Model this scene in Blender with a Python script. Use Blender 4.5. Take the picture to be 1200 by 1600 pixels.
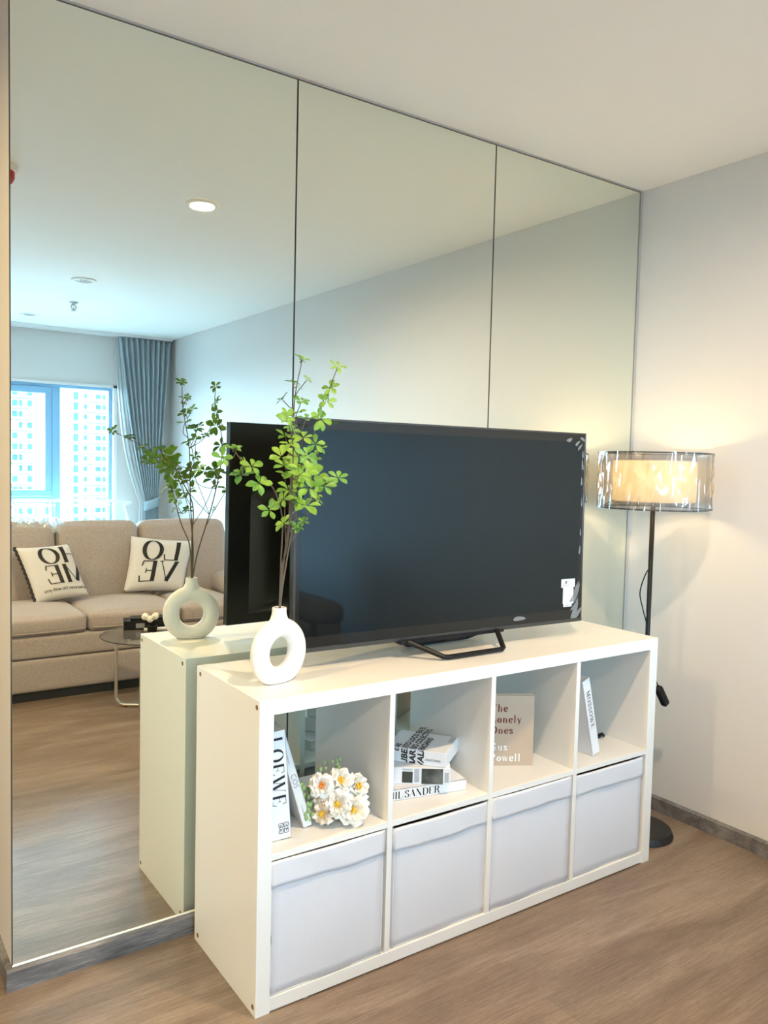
import bpy, bmesh, math, random
from mathutils import Vector, Matrix
random.seed(7)
PI = math.pi
for o in list(bpy.data.objects): bpy.data.objects.remove(o)
S = bpy.context.scene
COL = S.collection

# ------------------------------------------------------------------ camera
CAM = Vector((-0.4585, -2.113, 1.3276)); YAW, PITCH, ROLL, FPX = -0.6076, -0.0581, 0.0236, 1262.69
fw = Vector((-math.sin(YAW)*math.cos(PITCH), math.cos(YAW)*math.cos(PITCH), math.sin(PITCH)))
rt = Vector((math.cos(YAW), math.sin(YAW), 0)); up = rt.cross(fw)
r2 = rt*math.cos(ROLL)+up*math.sin(ROLL); u2 = -rt*math.sin(ROLL)+up*math.cos(ROLL)
cd = bpy.data.cameras.new('camera'); cam = bpy.data.objects.new('camera', cd); COL.objects.link(cam)
m3 = Matrix((r2, u2, -fw)).transposed()
cam.matrix_world = Matrix.Translation(CAM) @ m3.to_4x4()
cd.sensor_fit = 'VERTICAL'; cd.sensor_height = 36; cd.sensor_width = 27
cd.lens = FPX*36/1600; cd.clip_start = .02; cd.clip_end = 900
S.camera = cam

# ------------------------------------------------------------------ colour management
S.view_settings.view_transform = 'Standard'; S.view_settings.look = 'None'
S.view_settings.gamma = 1; S.view_settings.use_curve_mapping = False
S.view_settings.exposure = 1.36

# ------------------------------------------------------------------ key dimensions
CEIL = 2.4315; XR = 2.2206; XL = -0.087; YW = -5.297; XW = -2.4; YB = 3.0
WX0, WX1, WZ0, WZ1 = -0.70, 1.70, 0.30, 1.96

# ------------------------------------------------------------------ world and lights
W = bpy.data.worlds.new('sky'); S.world = W; W.use_nodes = True
bg = W.node_tree.nodes['Background']
bg.inputs[0].default_value = (0.44, 0.75, 1.0, 1); bg.inputs[1].default_value = 22

def light(name, kind, loc, energy, color, rot=(0, 0, 0), **kw):
    d = bpy.data.lights.new(name, kind); d.energy = energy; d.color = color
    for k, v in kw.items(): setattr(d, k, v)
    o = bpy.data.objects.new(name, d); COL.objects.link(o); o.location = loc; o.rotation_euler = rot
    return o
sun = light('sun', 'SUN', (0, 0, 20), 4.0, (1, .97, .92), angle=.02)
sun.rotation_euler = Vector((-.25, -.8, -.62)).to_track_quat('-Z', 'Y').to_euler()
port = light('window_portal', 'AREA', ((WX0+WX1)/2, YW-.02, (WZ0+WZ1)/2), 1, (1, 1, 1), shape='RECTANGLE', size=WX1-WX0, size_y=WZ1-WZ0)
port.rotation_euler = Vector((0, 1, 0)).to_track_quat('-Z', 'Z').to_euler(); port.data.cycles.is_portal = True
WARM = (1.0, .72, .42)
def spot_down(name, x, y, e, col=WARM):
    return light(name, 'AREA', (x, y, CEIL-.012), e, col, shape='DISK', size=.10, spread=PI*.95)
spot_down('downlight_glow', .902, -1.271, 12.6, (1, .72, .44))
spot_down('hall_downlight_glow', -1.15, -.55, 16, (1, .74, .32))
spot_down('hall_downlight_glow_back', -1.15, 1.3, 1.4, (1, .70, .38))
spot_down('hall_downlight_glow_far', -1.2, -2.9, 17)

# ------------------------------------------------------------------ materials
def mat(name, col, rough=.5, metal=0., spec=.5, trans=0., emit=None, es=0., alpha=1., ior=1.45, coat=0., sheen=0., bump=None, vary=None):
    m = bpy.data.materials.new(name); m.use_nodes = True
    nt = m.node_tree; b = nt.nodes['Principled BSDF']
    b.inputs['Base Color'].default_value = (*col, 1); b.inputs['Roughness'].default_value = rough
    b.inputs['Metallic'].default_value = metal; b.inputs['Specular IOR Level'].default_value = spec
    b.inputs['Transmission Weight'].default_value = trans; b.inputs['IOR'].default_value = ior
    b.inputs['Alpha'].default_value = alpha; b.inputs['Coat Weight'].default_value = coat
    b.inputs['Sheen Weight'].default_value = sheen
    if emit: b.inputs['Emission Color'].default_value = (*emit, 1); b.inputs['Emission Strength'].default_value = es
    if bump or vary:
        tc = nt.nodes.new('ShaderNodeTexCoord')
    if bump:
        sc, st, det = bump
        n = nt.nodes.new('ShaderNodeTexNoise'); n.inputs['Scale'].default_value = sc; n.inputs['Detail'].default_value = det
        bp = nt.nodes.new('ShaderNodeBump'); bp.inputs['Strength'].default_value = st; bp.inputs['Distance'].default_value = .002
        nt.links.new(tc.outputs['Object'], n.inputs['Vector']); nt.links.new(n.outputs['Fac'], bp.inputs['Height']); nt.links.new(bp.outputs['Normal'], b.inputs['Normal'])
    if vary:
        sc, c2, lo, hi = vary
        n = nt.nodes.new('ShaderNodeTexNoise'); n.inputs['Scale'].default_value = sc; n.inputs['Detail'].default_value = 5
        r = nt.nodes.new('ShaderNodeValToRGB'); r.color_ramp.elements[0].position = lo; r.color_ramp.elements[1].position = hi
        r.color_ramp.elements[0].color = (*col, 1); r.color_ramp.elements[1].color = (*c2, 1)
        nt.links.new(tc.outputs['Object'], n.inputs['Vector']); nt.links.new(n.outputs['Fac'], r.inputs['Fac']); nt.links.new(r.outputs['Color'], b.inputs['Base Color'])
    return m

def wood_mat(name, c0, c1, c2, plank=False, sc=1.0):
    m = bpy.data.materials.new(name); m.use_nodes = True; nt = m.node_tree; L = nt.links.new
    b = nt.nodes['Principled BSDF']; b.inputs['Roughness'].default_value = .42
    tc = nt.nodes.new('ShaderNodeTexCoord')
    def noise(scale, det, mp, rough=.55, dist=0.):
        mm = nt.nodes.new('ShaderNodeMapping'); mm.inputs['Scale'].default_value = mp; L(tc.outputs['Object'], mm.inputs['Vector'])
        n = nt.nodes.new('ShaderNodeTexNoise'); n.inputs['Scale'].default_value = scale; n.inputs['Detail'].default_value = det
        n.inputs['Roughness'].default_value = rough; n.inputs['Distortion'].default_value = dist
        L(mm.outputs[0], n.inputs['Vector']); return n, mm
    fine, mf = noise(5*sc, 10, (1.3, 30, 30), .70, .9)
    big, mb = noise(2.2*sc, 4, (.9, 4.5, 4.5), .5, .8)
    mix = nt.nodes.new('ShaderNodeMath'); mix.operation = 'MULTIPLY_ADD'; mix.inputs[1].default_value = .55
    L(fine.outputs['Fac'], mix.inputs[0])
    mb2 = nt.nodes.new('ShaderNodeMath'); mb2.operation = 'MULTIPLY'; mb2.inputs[1].default_value = .5; L(big.outputs['Fac'], mb2.inputs[0]); L(mb2.outputs[0], mix.inputs[2])
    ramp = nt.nodes.new('ShaderNodeValToRGB'); e = ramp.color_ramp.elements
    e[0].position = .40; e[0].color = (*c0, 1); e[1].position = .66; e[1].color = (*c2, 1)
    k = e.new(.52); k.color = (*c1, 1)
    L(mix.outputs[0], ramp.inputs['Fac'])
    out = ramp.outputs['Color']
    pores, _m = noise(26*sc, 6, (1.5, 16, 16), .75, .3)
    pr = nt.nodes.new('ShaderNodeMapRange'); pr.inputs['From Min'].default_value = .38; pr.inputs['From Max'].default_value = .62
    pr.inputs['To Min'].default_value = .80; pr.inputs['To Max'].default_value = 1.10; L(pores.outputs['Fac'], pr.inputs['Value'])
    mp_ = nt.nodes.new('ShaderNodeMix'); mp_.data_type = 'RGBA'; mp_.blend_type = 'MULTIPLY'; mp_.inputs[0].default_value = 1
    L(out, mp_.inputs[6]); L(pr.outputs[0], mp_.inputs[7]); out = mp_.outputs[2]
    if plank:
        br = nt.nodes.new('ShaderNodeTexBrick'); br.inputs['Scale'].default_value = 1; br.inputs['Brick Width'].default_value = 1.22
        br.inputs['Row Height'].default_value = .18; br.inputs['Mortar Size'].default_value = .0012; br.inputs['Mortar Smooth'].default_value = .6
        br.offset = .37; br.inputs['Color1'].default_value = (.86, .86, .87, 1); br.inputs['Color2'].default_value = (1.05, 1.03, 1.0, 1); br.inputs['Mortar'].default_value = (.62, .58, .55, 1)
        mp = nt.nodes.new('ShaderNodeMapping'); mp.inputs['Location'].default_value = (.2, .035, 0)
        L(tc.outputs['Object'], mp.inputs['Vector']); L(mp.outputs[0], br.inputs['Vector'])
        mu = nt.nodes.new('ShaderNodeMix'); mu.data_type = 'RGBA'; mu.blend_type = 'MULTIPLY'; mu.inputs[0].default_value = .75
        L(out, mu.inputs[6]); L(br.outputs['Color'], mu.inputs[7]); out = mu.outputs[2]
        b.inputs['Roughness'].default_value = .30
    L(out, b.inputs['Base Color'])
    bp = nt.nodes.new('ShaderNodeBump'); bp.inputs['Strength'].default_value = .12; bp.inputs['Distance'].default_value = .002
    L(fine.outputs['Fac'], bp.inputs['Height']); L(bp.outputs['Normal'], b.inputs['Normal'])
    return m

def see_through(name, col, amount, rough=.05, gloss=.06, translucent=None, pattern=None):
    """thin sheet: transparent mixed with glossy and an own surface"""
    m = bpy.data.materials.new(name); m.use_nodes = True; nt = m.node_tree; L = nt.links.new
    for n in list(nt.nodes): nt.nodes.remove(n)
    out = nt.nodes.new('ShaderNodeOutputMaterial')
    tr = nt.nodes.new('ShaderNodeBsdfTransparent'); tr.inputs[0].default_value = (1, 1, 1, 1)
    body = nt.nodes.new('ShaderNodeBsdfTranslucent' if translucent == 'only' else 'ShaderNodeBsdfDiffuse'); body.inputs[0].default_value = (*col, 1)
    bo = body.outputs[0]
    if translucent == 'mix':
        t2 = nt.nodes.new('ShaderNodeBsdfTranslucent'); t2.inputs[0].default_value = (*col, 1)
        mx = nt.nodes.new('ShaderNodeMixShader'); mx.inputs[0].default_value = .5; L(bo, mx.inputs[1]); L(t2.outputs[0], mx.inputs[2]); bo = mx.outputs[0]
    m1 = nt.nodes.new('ShaderNodeMixShader'); m1.inputs[0].default_value = amount
    if pattern:
        tc = nt.nodes.new('ShaderNodeTexCoord'); mp = nt.nodes.new('ShaderNodeMapping'); mp.inputs['Scale'].default_value = pattern[0]
        n = nt.nodes.new('ShaderNodeTexNoise'); n.inputs['Scale'].default_value = pattern[1]; n.inputs['Detail'].default_value = 3; n.inputs['Distortion'].default_value = 1.2
        r = nt.nodes.new('ShaderNodeMapRange'); r.inputs['From Min'].default_value = pattern[2]; r.inputs['From Max'].default_value = pattern[3]
        r.inputs['To Min'].default_value = amount; r.inputs['To Max'].default_value = pattern[4]
        L(tc.outputs['Object'], mp.inputs['Vector']); L(mp.outputs[0], n.inputs['Vector']); L(n.outputs['Fac'], r.inputs['Value']); L(r.outputs[0], m1.inputs[0])
    L(tr.outputs[0], m1.inputs[1]); L(bo, m1.inputs[2])
    gl = nt.nodes.new('ShaderNodeBsdfGlossy'); gl.inputs['Roughness'].default_value = rough
    fr = nt.nodes.new('ShaderNodeLayerWeight'); fr.inputs['Blend'].default_value = .25
    mm = nt.nodes.new('ShaderNodeMath'); mm.operation = 'MULTIPLY_ADD'; mm.inputs[1].default_value = .7; mm.inputs[2].default_value = gloss; mm.use_clamp = True
    L(fr.outputs['Fresnel'], mm.inputs[0])
    m2 = nt.nodes.new('ShaderNodeMixShader'); L(mm.outputs[0], m2.inputs[0]); L(m1.outputs[0], m2.inputs[1]); L(gl.outputs[0], m2.inputs[2])
    L(m2.outputs[0], out.inputs[0]); return m

M = {}
M['wall'] = mat('wall_paint', (.67, .65, .63), .6, bump=(180, .05, 3))
M['ceiling'] = mat('ceiling_paint', (.91, .875, .82), .7)
M['mirror'] = mat('mirror_glass', (.85, .89, .81), .0, metal=1.)
M['mirror_edge'] = mat('mirror_edge', (.06, .065, .055), .4, spec=.3)
M['gap'] = mat('dark_backing', (.03, .028, .025), .8)
M['trim_grey'] = mat('grey_trim', (.42, .40, .37), .5)
M['floor'] = wood_mat('wood_floor', (.165, .116, .083), (.220, .162, .121), (.315, .245, .190), plank=True)
M['base'] = wood_mat('baseboard_wood', (.07, .065, .062), (.15, .14, .137), (.31, .30, .30), sc=1.4)
M['white'] = mat('white_laminate', (.80, .79, .755), .32, spec=.5)
M['cap'] = mat('screw_cap_brown', (.20, .10, .06), .5)
M['box_fabric'] = mat('white_fabric', (.66, .67, .71), .85, sheen=.2, bump=(500, .25, 2))
M['box_inner'] = mat('box_inside', (.5, .5, .52), .9)
M['ceramic'] = mat('white_ceramic', (.78, .765, .74), .62, bump=(260, .25, 4))
M['neck_shade'] = mat('painted_neck_shade', (.02, .018, .016), .9)
M['black'] = mat('black_plastic', (.008, .008, .009), .42, spec=.3)
M['black_satin'] = mat('black_satin', (.02, .02, .021), .45, metal=.2)
M['tv_screen'] = mat('tv_screen', (.004, .006, .008), .03, spec=.5, ior=1.56)
M['tv_border'] = mat('tv_border', (.014, .015, .014), .07, spec=.5, ior=1.5)
M['tv_back'] = mat('tv_back', (.010, .011, .012), .28)
M['tv_frame'] = mat('tv_frame', (.09, .09, .09), .25, metal=.7)
M['tv_screen'].node_tree.nodes['Principled BSDF'].inputs['Specular Tint'].default_value = (.72, .92, 1.0, 1)
M['film'] = see_through('plastic_film', (.75, .77, .77), .22, .15, .05)
M['paper'] = mat('white_paper', (.76, .77, .79), .6)
M['page'] = mat('page_block', (.78, .76, .72), .8)
M['ink'] = mat('black_ink', (.012, .012, .015), .5)
M['ink_grey'] = mat('grey_ink', (.25, .26, .28), .6)
M['photo'] = mat('photo_print', (.045, .055, .05), .3, vary=(9, (.28, .30, .29), .5, .75))
M['greybook'] = mat('grey_cover', (.66, .68, .68), .5)
M['tanbook'] = mat('tan_cover', (.50, .385, .285), .6)
M['red_ink'] = mat('dark_red_ink', (.16, .025, .02), .6)
M['white_ink'] = mat('white_ink', (.88, .86, .82), .5)
M['petal'] = mat('cream_petal', (.90, .86, .77), .6, sheen=.2)
M['petal2'] = mat('blush_petal', (.84, .72, .58), .6)
M['stamen'] = mat('yellow_stamen', (.85, .52, .04), .6)
M['stamen2'] = mat('orange_stamen', (.80, .25, .04), .6)
M['leaf'] = mat('leaf', (.10, .25, .025), .5, vary=(22, (.23, .38, .045), .35, .68))
M['leaf2'] = mat('leaf_deep', (.07, .20, .035), .5, vary=(22, (.14, .30, .05), .35, .68))
M['twig'] = mat('brown_twig', (.11, .085, .06), .7)
M['sage'] = mat('sage_leaf', (.25, .36, .15), .6)
M['fabric'] = mat('sofa_fabric', (.40, .345, .325), .95, sheen=.3, bump=(420, .5, 3), vary=(160, (.50, .44, .42), .4, .65))
M['sofa_dark'] = mat('sofa_plinth', (.02, .025, .03), .7)
M['pillow'] = mat('pillow_cloth', (.72, .71, .70), .9, bump=(350, .25, 2))
M['chrome'] = mat('chrome', (.72, .72, .70), .12, metal=1.)
M['glass'] = see_through('table_glass', (.45, .46, .42), .12, .02, .10)
M['pane'] = see_through('window_glass', (.8, .9, .9), .02, .0, .02)
M['frame'] = mat('window_frame_white', (.26, .50, .74), .4)
M['curtain'] = mat('grey_blue_curtain', (.30, .37, .41), .85, sheen=.3)
M['sheer'] = see_through('sheer_curtain', (.88, .92, .94), .72, .4, .0, translucent='mix')
M['track'] = mat('curtain_track', (.78, .79, .80), .4)
M['bed_metal'] = mat('white_metal', (.80, .82, .83), .35)
M['quilt'] = mat('white_quilt', (.78, .80, .82), .9, bump=(40, .5, 4))
M['lens_off'] = mat('downlight_lens_off', (.35, .37, .36), .3)
M['lens_on'] = mat('downlight_lens_lit', (1, 1, 1), .3, emit=(1, .93, .78), es=9)
M['red'] = mat('alarm_red', (.45, .02, .03), .25)
M['brass'] = mat('metal_sprinkler', (.35, .36, .36), .3, metal=1.)
M['facade'] = mat('facade_white', (.13, .128, .125), .8, spec=.1)
M['facade_pink'] = mat('facade_pink', (.085, .04, .035), .8, spec=.1)
M['facade_violet'] = mat('facade_violet', (.066, .06, .078), .8, spec=.1)
M['teal'] = mat('teal_glass', (.013, .040, .034), .6, spec=.1)
M['teal_dark'] = mat('teal_dark_glass', (.010, .030, .029), .6, spec=.1)
M['street'] = mat('street_ground', (.12, .12, .115), .9)
M['shade_in'] = None
# lamp shades: woven cloth lets light through
M['shade_in'] = see_through('cream_shade_cloth', (.93, .80, .58), 1.0, .6, .0, translucent='mix')
M['shade_out'] = see_through('sheer_grey_organza', (.24, .21, .18), .50, .4, .0, translucent='mix')
M['wrap'] = see_through('clear_plastic_wrap', (.92, .95, 1.0), .04, .07, .09, pattern=((3, 3, .45), 16, .60, .70, .75))  # noise pattern paints white streak highlights onto the clear wrap

# ------------------------------------------------------------------ mesh helper
class MB:
    def __init__(s): s.v = []; s.f = []
    def add(s, vs, fs):
        n = len(s.v); s.v += [Vector(q) for q in vs]; s.f += [tuple(i+n for i in f) for f in fs]; return s
    def box(s, a, b, T=None):
        (x0, y0, z0), (x1, y1, z1) = a, b
        vs = [Vector(q) for q in ((x0,y0,z0),(x1,y0,z0),(x1,y1,z0),(x0,y1,z0),(x0,y0,z1),(x1,y0,z1),(x1,y1,z1),(x0,y1,z1))]
        if T: vs = [T @ q for q in vs]
        return s.add(vs, [(0,3,2,1),(4,5,6,7),(0,1,5,4),(1,2,6,5),(2,3,7,6),(3,0,4,7)])
    def tube(s, pts, r, n=10, closed=False, caps=True):
        pts = [Vector(p) for p in pts]; N = len(pts); rs = r if isinstance(r, (list, tuple)) else [r]*N
        rings = []; prev = None
        for i, p in enumerate(pts):
            a = pts[(i-1) % N] if (closed or i > 0) else p; b = pts[(i+1) % N] if (closed or i < N-1) else p
            t = (b-a).normalized()
            if prev is None:
                x = t.orthogonal().normalized()
            else:
                x = (prev - t*prev.dot(t))
                x = x.normalized() if x.length > 1e-6 else t.orthogonal().normalized()
            prev = x; y = t.cross(x)
            rings.append([p + (x*math.cos(2*PI*k/n) + y*math.sin(2*PI*k/n))*rs[i] for k in range(n)])
        vs = [q for r_ in rings for q in r_]; fs = []
        for i in range(N if closed else N-1):
            j = (i+1) % N
            for k in range(n):
                l = (k+1) % n; fs.append((i*n+k, i*n+l, j*n+l, j*n+k))
        if caps and not closed: fs += [tuple(range(n))[::-1], tuple(range((N-1)*n, N*n))]
        return s.add(vs, fs)
    def lathe(s, prof, c=(0, 0, 0), n=48, T=None, closed=False):
        c = Vector(c); vs = []; fs = []; P = len(prof)
        for i in range(n):
            a = 2*PI*i/n
            for (r, z) in prof:
                q = Vector((r*math.cos(a), r*math.sin(a), z)); vs.append((T @ q if T else q) + c)
        for i in range(n):
            j = (i+1) % n
            for k in range(P if closed else P-1):
                l = (k+1) % P; fs.append((i*P+k, j*P+k, j*P+l, i*P+l))
        return s.add(vs, fs)
    def grid(s, fn, nu, nv, closeu=False):
        vs = [Vector(fn(i/(nu if closeu else nu-1), j/(nv-1))) for i in range(nu) for j in range(nv)]; fs = []
        for i in range(nu if closeu else nu-1):
            for j in range(nv-1):
                a = i*nv+j; b = ((i+1) % nu)*nv+j; fs.append((a, b, b+1, a+1))
        return s.add(vs, fs)
    def rbox(s, c, half, r, n=10, puff=(0, 0, 0), T=None, deform=None):
        """rounded, puffed box"""
        h = Vector(half); c = Vector(c); bm = bmesh.new(); bmesh.ops.create_cube(bm, size=2)
        bmesh.ops.subdivide_edges(bm, edges=bm.edges[:], cuts=n, use_grid_fill=True)
        out = []
        for v in bm.verts:
            u = v.co.copy()
            # denser near edges
            u = Vector([math.copysign(abs(x)**.6, x) if abs(x) > 1e-9 else 0 for x in u])
            p = Vector((u.x*h.x, u.y*h.y, u.z*h.z)); q = Vector([max(-(hh-r), min(hh-r, pp)) for pp, hh in zip(p, h)])
            d = p-q
            if d.length > 1e-9: p = q + d.normalized()*min(r, d.length if d.length < r else r)
            px = (1-u.y**2)*(1-u.z**2); py = (1-u.x**2)*(1-u.z**2); pz = (1-u.x**2)*(1-u.y**2)
            p += Vector((u.x*puff[0]*px, u.y*puff[1]*py, u.z*puff[2]*pz))
            if deform: p = deform(p, u)
            if T: p = T @ p
            out.append(p+c)
        bm.verts.ensure_lookup_table(); bm.verts.index_update()
        fs = [tuple(v.index for v in f.verts) for f in bm.faces]; bm.free()
        return s.add(out, fs)
    def sphere(s, c, r, nu=16, nv=10, sc=(1, 1, 1)):
        c = Vector(c)
        def fn(u, v):
            a = 2*PI*u; b = PI*(v-.5)
            return c + Vector((r*sc[0]*math.cos(a)*math.cos(b), r*sc[1]*math.sin(a)*math.cos(b), r*sc[2]*math.sin(b)))
        return s.grid(fn, nu, nv, closeu=True)
    def build(s, name, m, parent=None, smooth=False, bevel=0, label=None, weld=False):
        off = parent_world(parent)
        me = bpy.data.meshes.new(name); me.from_pydata([v-off for v in s.v], [], s.f)
        if weld:
            bm = bmesh.new(); bm.from_mesh(me); bmesh.ops.remove_doubles(bm, verts=bm.verts[:], dist=1e-5); bmesh.ops.recalc_face_normals(bm, faces=bm.faces[:]); bm.to_mesh(me); bm.free()
        me.materials.append(m)
        if smooth: me.polygons.foreach_set('use_smooth', [True]*len(me.polygons))
        me.update(); o = bpy.data.objects.new(name, me); COL.objects.link(o)
        if parent: o.parent = parent
        if bevel:
            b = o.modifiers.new('bevel', 'BEVEL'); b.width = bevel; b.segments = 2; b.limit_method = 'ANGLE'
        if label: o['label'] = label
        return o

def parent_world(p):
    v = Vector((0, 0, 0))
    while p: v += p.location; p = p.parent
    return v
def thing(name, loc, label, cat, group=None):
    o = bpy.data.objects.new(name, None); COL.objects.link(o); o.location = loc; o.empty_display_size = .05
    return tag(o, label, cat, group)
def tag(o, label, cat, group=None, kind=None):
    o['label'] = label; o['category'] = cat
    if group: o['group'] = group
    if kind: o['kind'] = kind
    return o
def struct(o): o['kind'] = 'structure'; return o
def copy_thing(r, loc, label):
    c = r.copy(); COL.objects.link(c); c.location = loc; c['label'] = label
    for ch in list(r.children):
        k = ch.copy(); COL.objects.link(k); k.parent = c
        for g in list(ch.children):
            d = g.copy(); COL.objects.link(d); d.parent = k
    return c
def rz(a): return Matrix.Rotation(a, 4, 'Z')
def frame(origin, xax, yax, zax):
    m = Matrix((Vector(xax).normalized(), Vector(yax).normalized(), Vector(zax).normalized())).transposed().to_4x4()
    return Matrix.Translation(Vector(origin)) @ m
def catmull(P, n=8, closed=False):
    P = [Vector(p) for p in P]; N = len(P); out = []
    rng = N if closed else N-1
    for i in range(rng):
        p0 = P[i-1] if (closed or i > 0) else P[0]*2-P[1]; p1 = P[i]; p2 = P[(i+1) % N]
        p3 = P[(i+2) % N] if (closed or i < N-2) else P[-1]*2-P[-2]
        for k in range(n):
            t = k/n; out.append(.5*((2*p1)+(p2-p0)*t+(2*p0-5*p1+4*p2-p3)*t*t+(3*p1-p0-3*p2+p3)*t**3))
    if not closed: out.append(P[-1])
    return out

# ------------------------------------------------------------------ lettering: high contrast serif strokes
K, T_ = .15, .035
def S_(x): return [(x-.09, 0), (x+.09, 0)], [(x-.09, 1), (x+.09, 1)]
def ser(x, y, w=.11): return ([(x-w, y), (x+w, y)], .035)
def curve(pts): return [tuple(p)[:2] for p in catmull([(x, y, 0) for x, y in pts], 7)]
def ell(cx, cy, rx, ry, n=36): return [(cx+rx*math.cos(2*PI*i/n), cy+ry*math.sin(2*PI*i/n)) for i in range(n+1)]
GL = {
 'H': (.98, [([(.2,0),(.2,1)],K),([(.78,0),(.78,1)],K),([(.2,.5),(.78,.5)],T_),ser(.2,0),ser(.2,1),ser(.78,0),ser(.78,1)]),
 'O': (1.0, [(ell(.5,.5,.38,.5),None)]),
 'M': (1.15, [([(.15,0),(.15,1)],T_),([(.17,1),(.56,.05)],K),([(.56,.05),(.93,1)],T_),([(.95,0),(.95,1)],K),ser(.15,0),ser(.12,1,.08),ser(.95,0),ser(.97,1,.1)]),
 'E': (.85, [([(.2,0),(.2,1)],K),([(.1,1),(.72,1)],T_),([(.1,0),(.76,0)],T_),([(.2,.52),(.55,.52)],T_),([(.70,1),(.76,.76)],.05),([(.74,0),(.80,.28)],.05),([(.55,.4),(.55,.64)],T_)]),
 'L': (.82, [([(.2,0),(.2,1)],K),ser(.2,1),([(.1,0),(.74,0)],T_),([(.72,0),(.78,.3)],.05)]),
 'V': (.95, [([(.12,1),(.48,0)],K),([(.48,0),(.82,1)],T_),ser(.12,1),ser(.82,1,.09)]),
 'W': (1.3, [([(.12,1),(.42,0)],K),([(.42,0),(.66,.95)],T_),([(.62,1),(.92,0)],K),([(.92,0),(1.18,1)],T_),ser(.12,1),ser(.62,1),ser(1.18,1,.09)]),
 'S': (.76, [(curve([(.60,.74),(.55,.93),(.38,1),(.2,.92),(.15,.76),(.24,.62),(.42,.52),(.58,.4),(.64,.24),(.56,.07),(.38,0),(.2,.06),(.12,.26)]),None),([(.62,.72),(.62,.98)],T_),([(.11,.02),(.11,.28)],T_)]),
 'J': (.6, [([(.38,1),(.38,.1)],K),ser(.38,1),(curve([(.38,.2),(.34,-.05),(.2,-.14),(.08,-.06)]),.06)]),
 'I': (.42, [([(.2,0),(.2,1)],K),ser(.2,0),ser(.2,1)]),
 'A': (.95, [([(.1,0),(.46,1)],T_),([(.44,1),(.80,0)],K),([(.22,.35),(.7,.35)],T_),ser(.1,0,.09),ser(.80,0)]),
 'N': (1.0, [([(.16,0),(.16,1)],T_),([(.18,1),(.80,0)],K),([(.80,0),(.80,1)],T_),ser(.16,0,.09),ser(.14,1,.08),ser(.80,1,.09)]),
 'D': (.98, [([(.2,0),(.2,1)],K),(curve([(.1,1),(.45,1),(.76,.85),(.84,.5),(.76,.15),(.45,0),(.1,0)]),None)]),
 'R': (.95, [([(.2,0),(.2,1)],K),ser(.2,0),(curve([(.1,1),(.45,1),(.66,.92),(.70,.76),(.64,.58),(.42,.5),(.2,.5)]),None),(curve([(.44,.5),(.62,.42),(.68,.15),(.78,0),(.9,.04)]),.1)]),
 'T': (.85, [([(.42,0),(.42,1)],K),ser(.42,0),([(.08,1),(.76,1)],T_),([(.08,1),(.06,.76)],.04),([(.76,1),(.78,.76)],.04)]),
 'G': (.98, [(curve([(.76,.74),(.66,.94),(.48,1),(.24,.9),(.12,.5),(.24,.1),(.48,0),(.7,.08),(.76,.3)]),None),([(.76,0),(.76,.42)],K*.9),ser(.76,.42),([(.76,.7),(.76,.98)],T_)]),
 'P': (.88, [([(.2,0),(.2,1)],K),ser(.2,0),(curve([(.1,1),(.45,1),(.68,.92),(.72,.74),(.66,.55),(.42,.46),(.2,.46)]),None)]),
 'h': (.66, [([(.14,0),(.14,1)],.12),(curve([(.14,.45),(.28,.6),(.42,.58),(.49,.44)]),.06),([(.49,.46),(.49,0)],.12),ser(.14,0,.09),ser(.49,0,.09),([(.04,1),(.14,1)],T_)]),
 'n': (.66, [([(.14,0),(.14,.6)],.12),(curve([(.14,.45),(.28,.6),(.42,.58),(.49,.44)]),.06),([(.49,.46),(.49,0)],.12),ser(.14,0,.09),ser(.49,0,.09),([(.04,.6),(.14,.6)],T_)]),
 'u': (.66, [([(.14,.6),(.14,.16)],.12),(curve([(.14,.18),(.22,.02),(.34,.01),(.49,.16)]),.06),([(.49,.6),(.49,0)],.12),([(.04,.6),(.14,.6)],T_),([(.39,.6),(.49,.6)],T_),([(.49,0),(.58,0)],T_)]),
 'e': (.56, [([(.12,.33),(.47,.33)],T_),(curve([(.47,.33),(.43,.54),(.28,.6),(.14,.5),(.09,.3),(.15,.08),(.3,0),(.47,.14)]),None)]),
 'o': (.6, [(ell(.3,.3,.2,.29,24),None)]),
 'l': (.34, [([(.16,0),(.16,1)],.12),ser(.16,0,.09),([(.06,1),(.16,1)],T_)]),
 'y': (.62, [([(.1,.6),(.32,0)],.12),(curve([(.52,.6),(.32,0),(.22,-.22),(.1,-.22)]),.045),ser(.1,.6,.08),ser(.52,.6,.07)]),
 's': (.5, [(curve([(.38,.44),(.34,.56),(.24,.6),(.13,.55),(.11,.45),(.18,.36),(.3,.28),(.38,.2),(.38,.08),(.28,0),(.16,.02),(.09,.14)]),None),([(.38,.44),(.38,.58)],T_),([(.085,.02),(.085,.16)],T_)]),
 'w': (.85, [([(.08,.6),(.26,0)],.11),([(.26,0),(.42,.56)],T_),([(.4,.6),(.58,0)],.11),([(.58,0),(.76,.6)],T_),ser(.08,.6,.07),ser(.4,.6,.07),ser(.76,.6,.06)]),
 ' ': (.4, []), '|': (.2, [([(.1,-.05),(.1,1.05)],.02)]),
}
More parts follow.
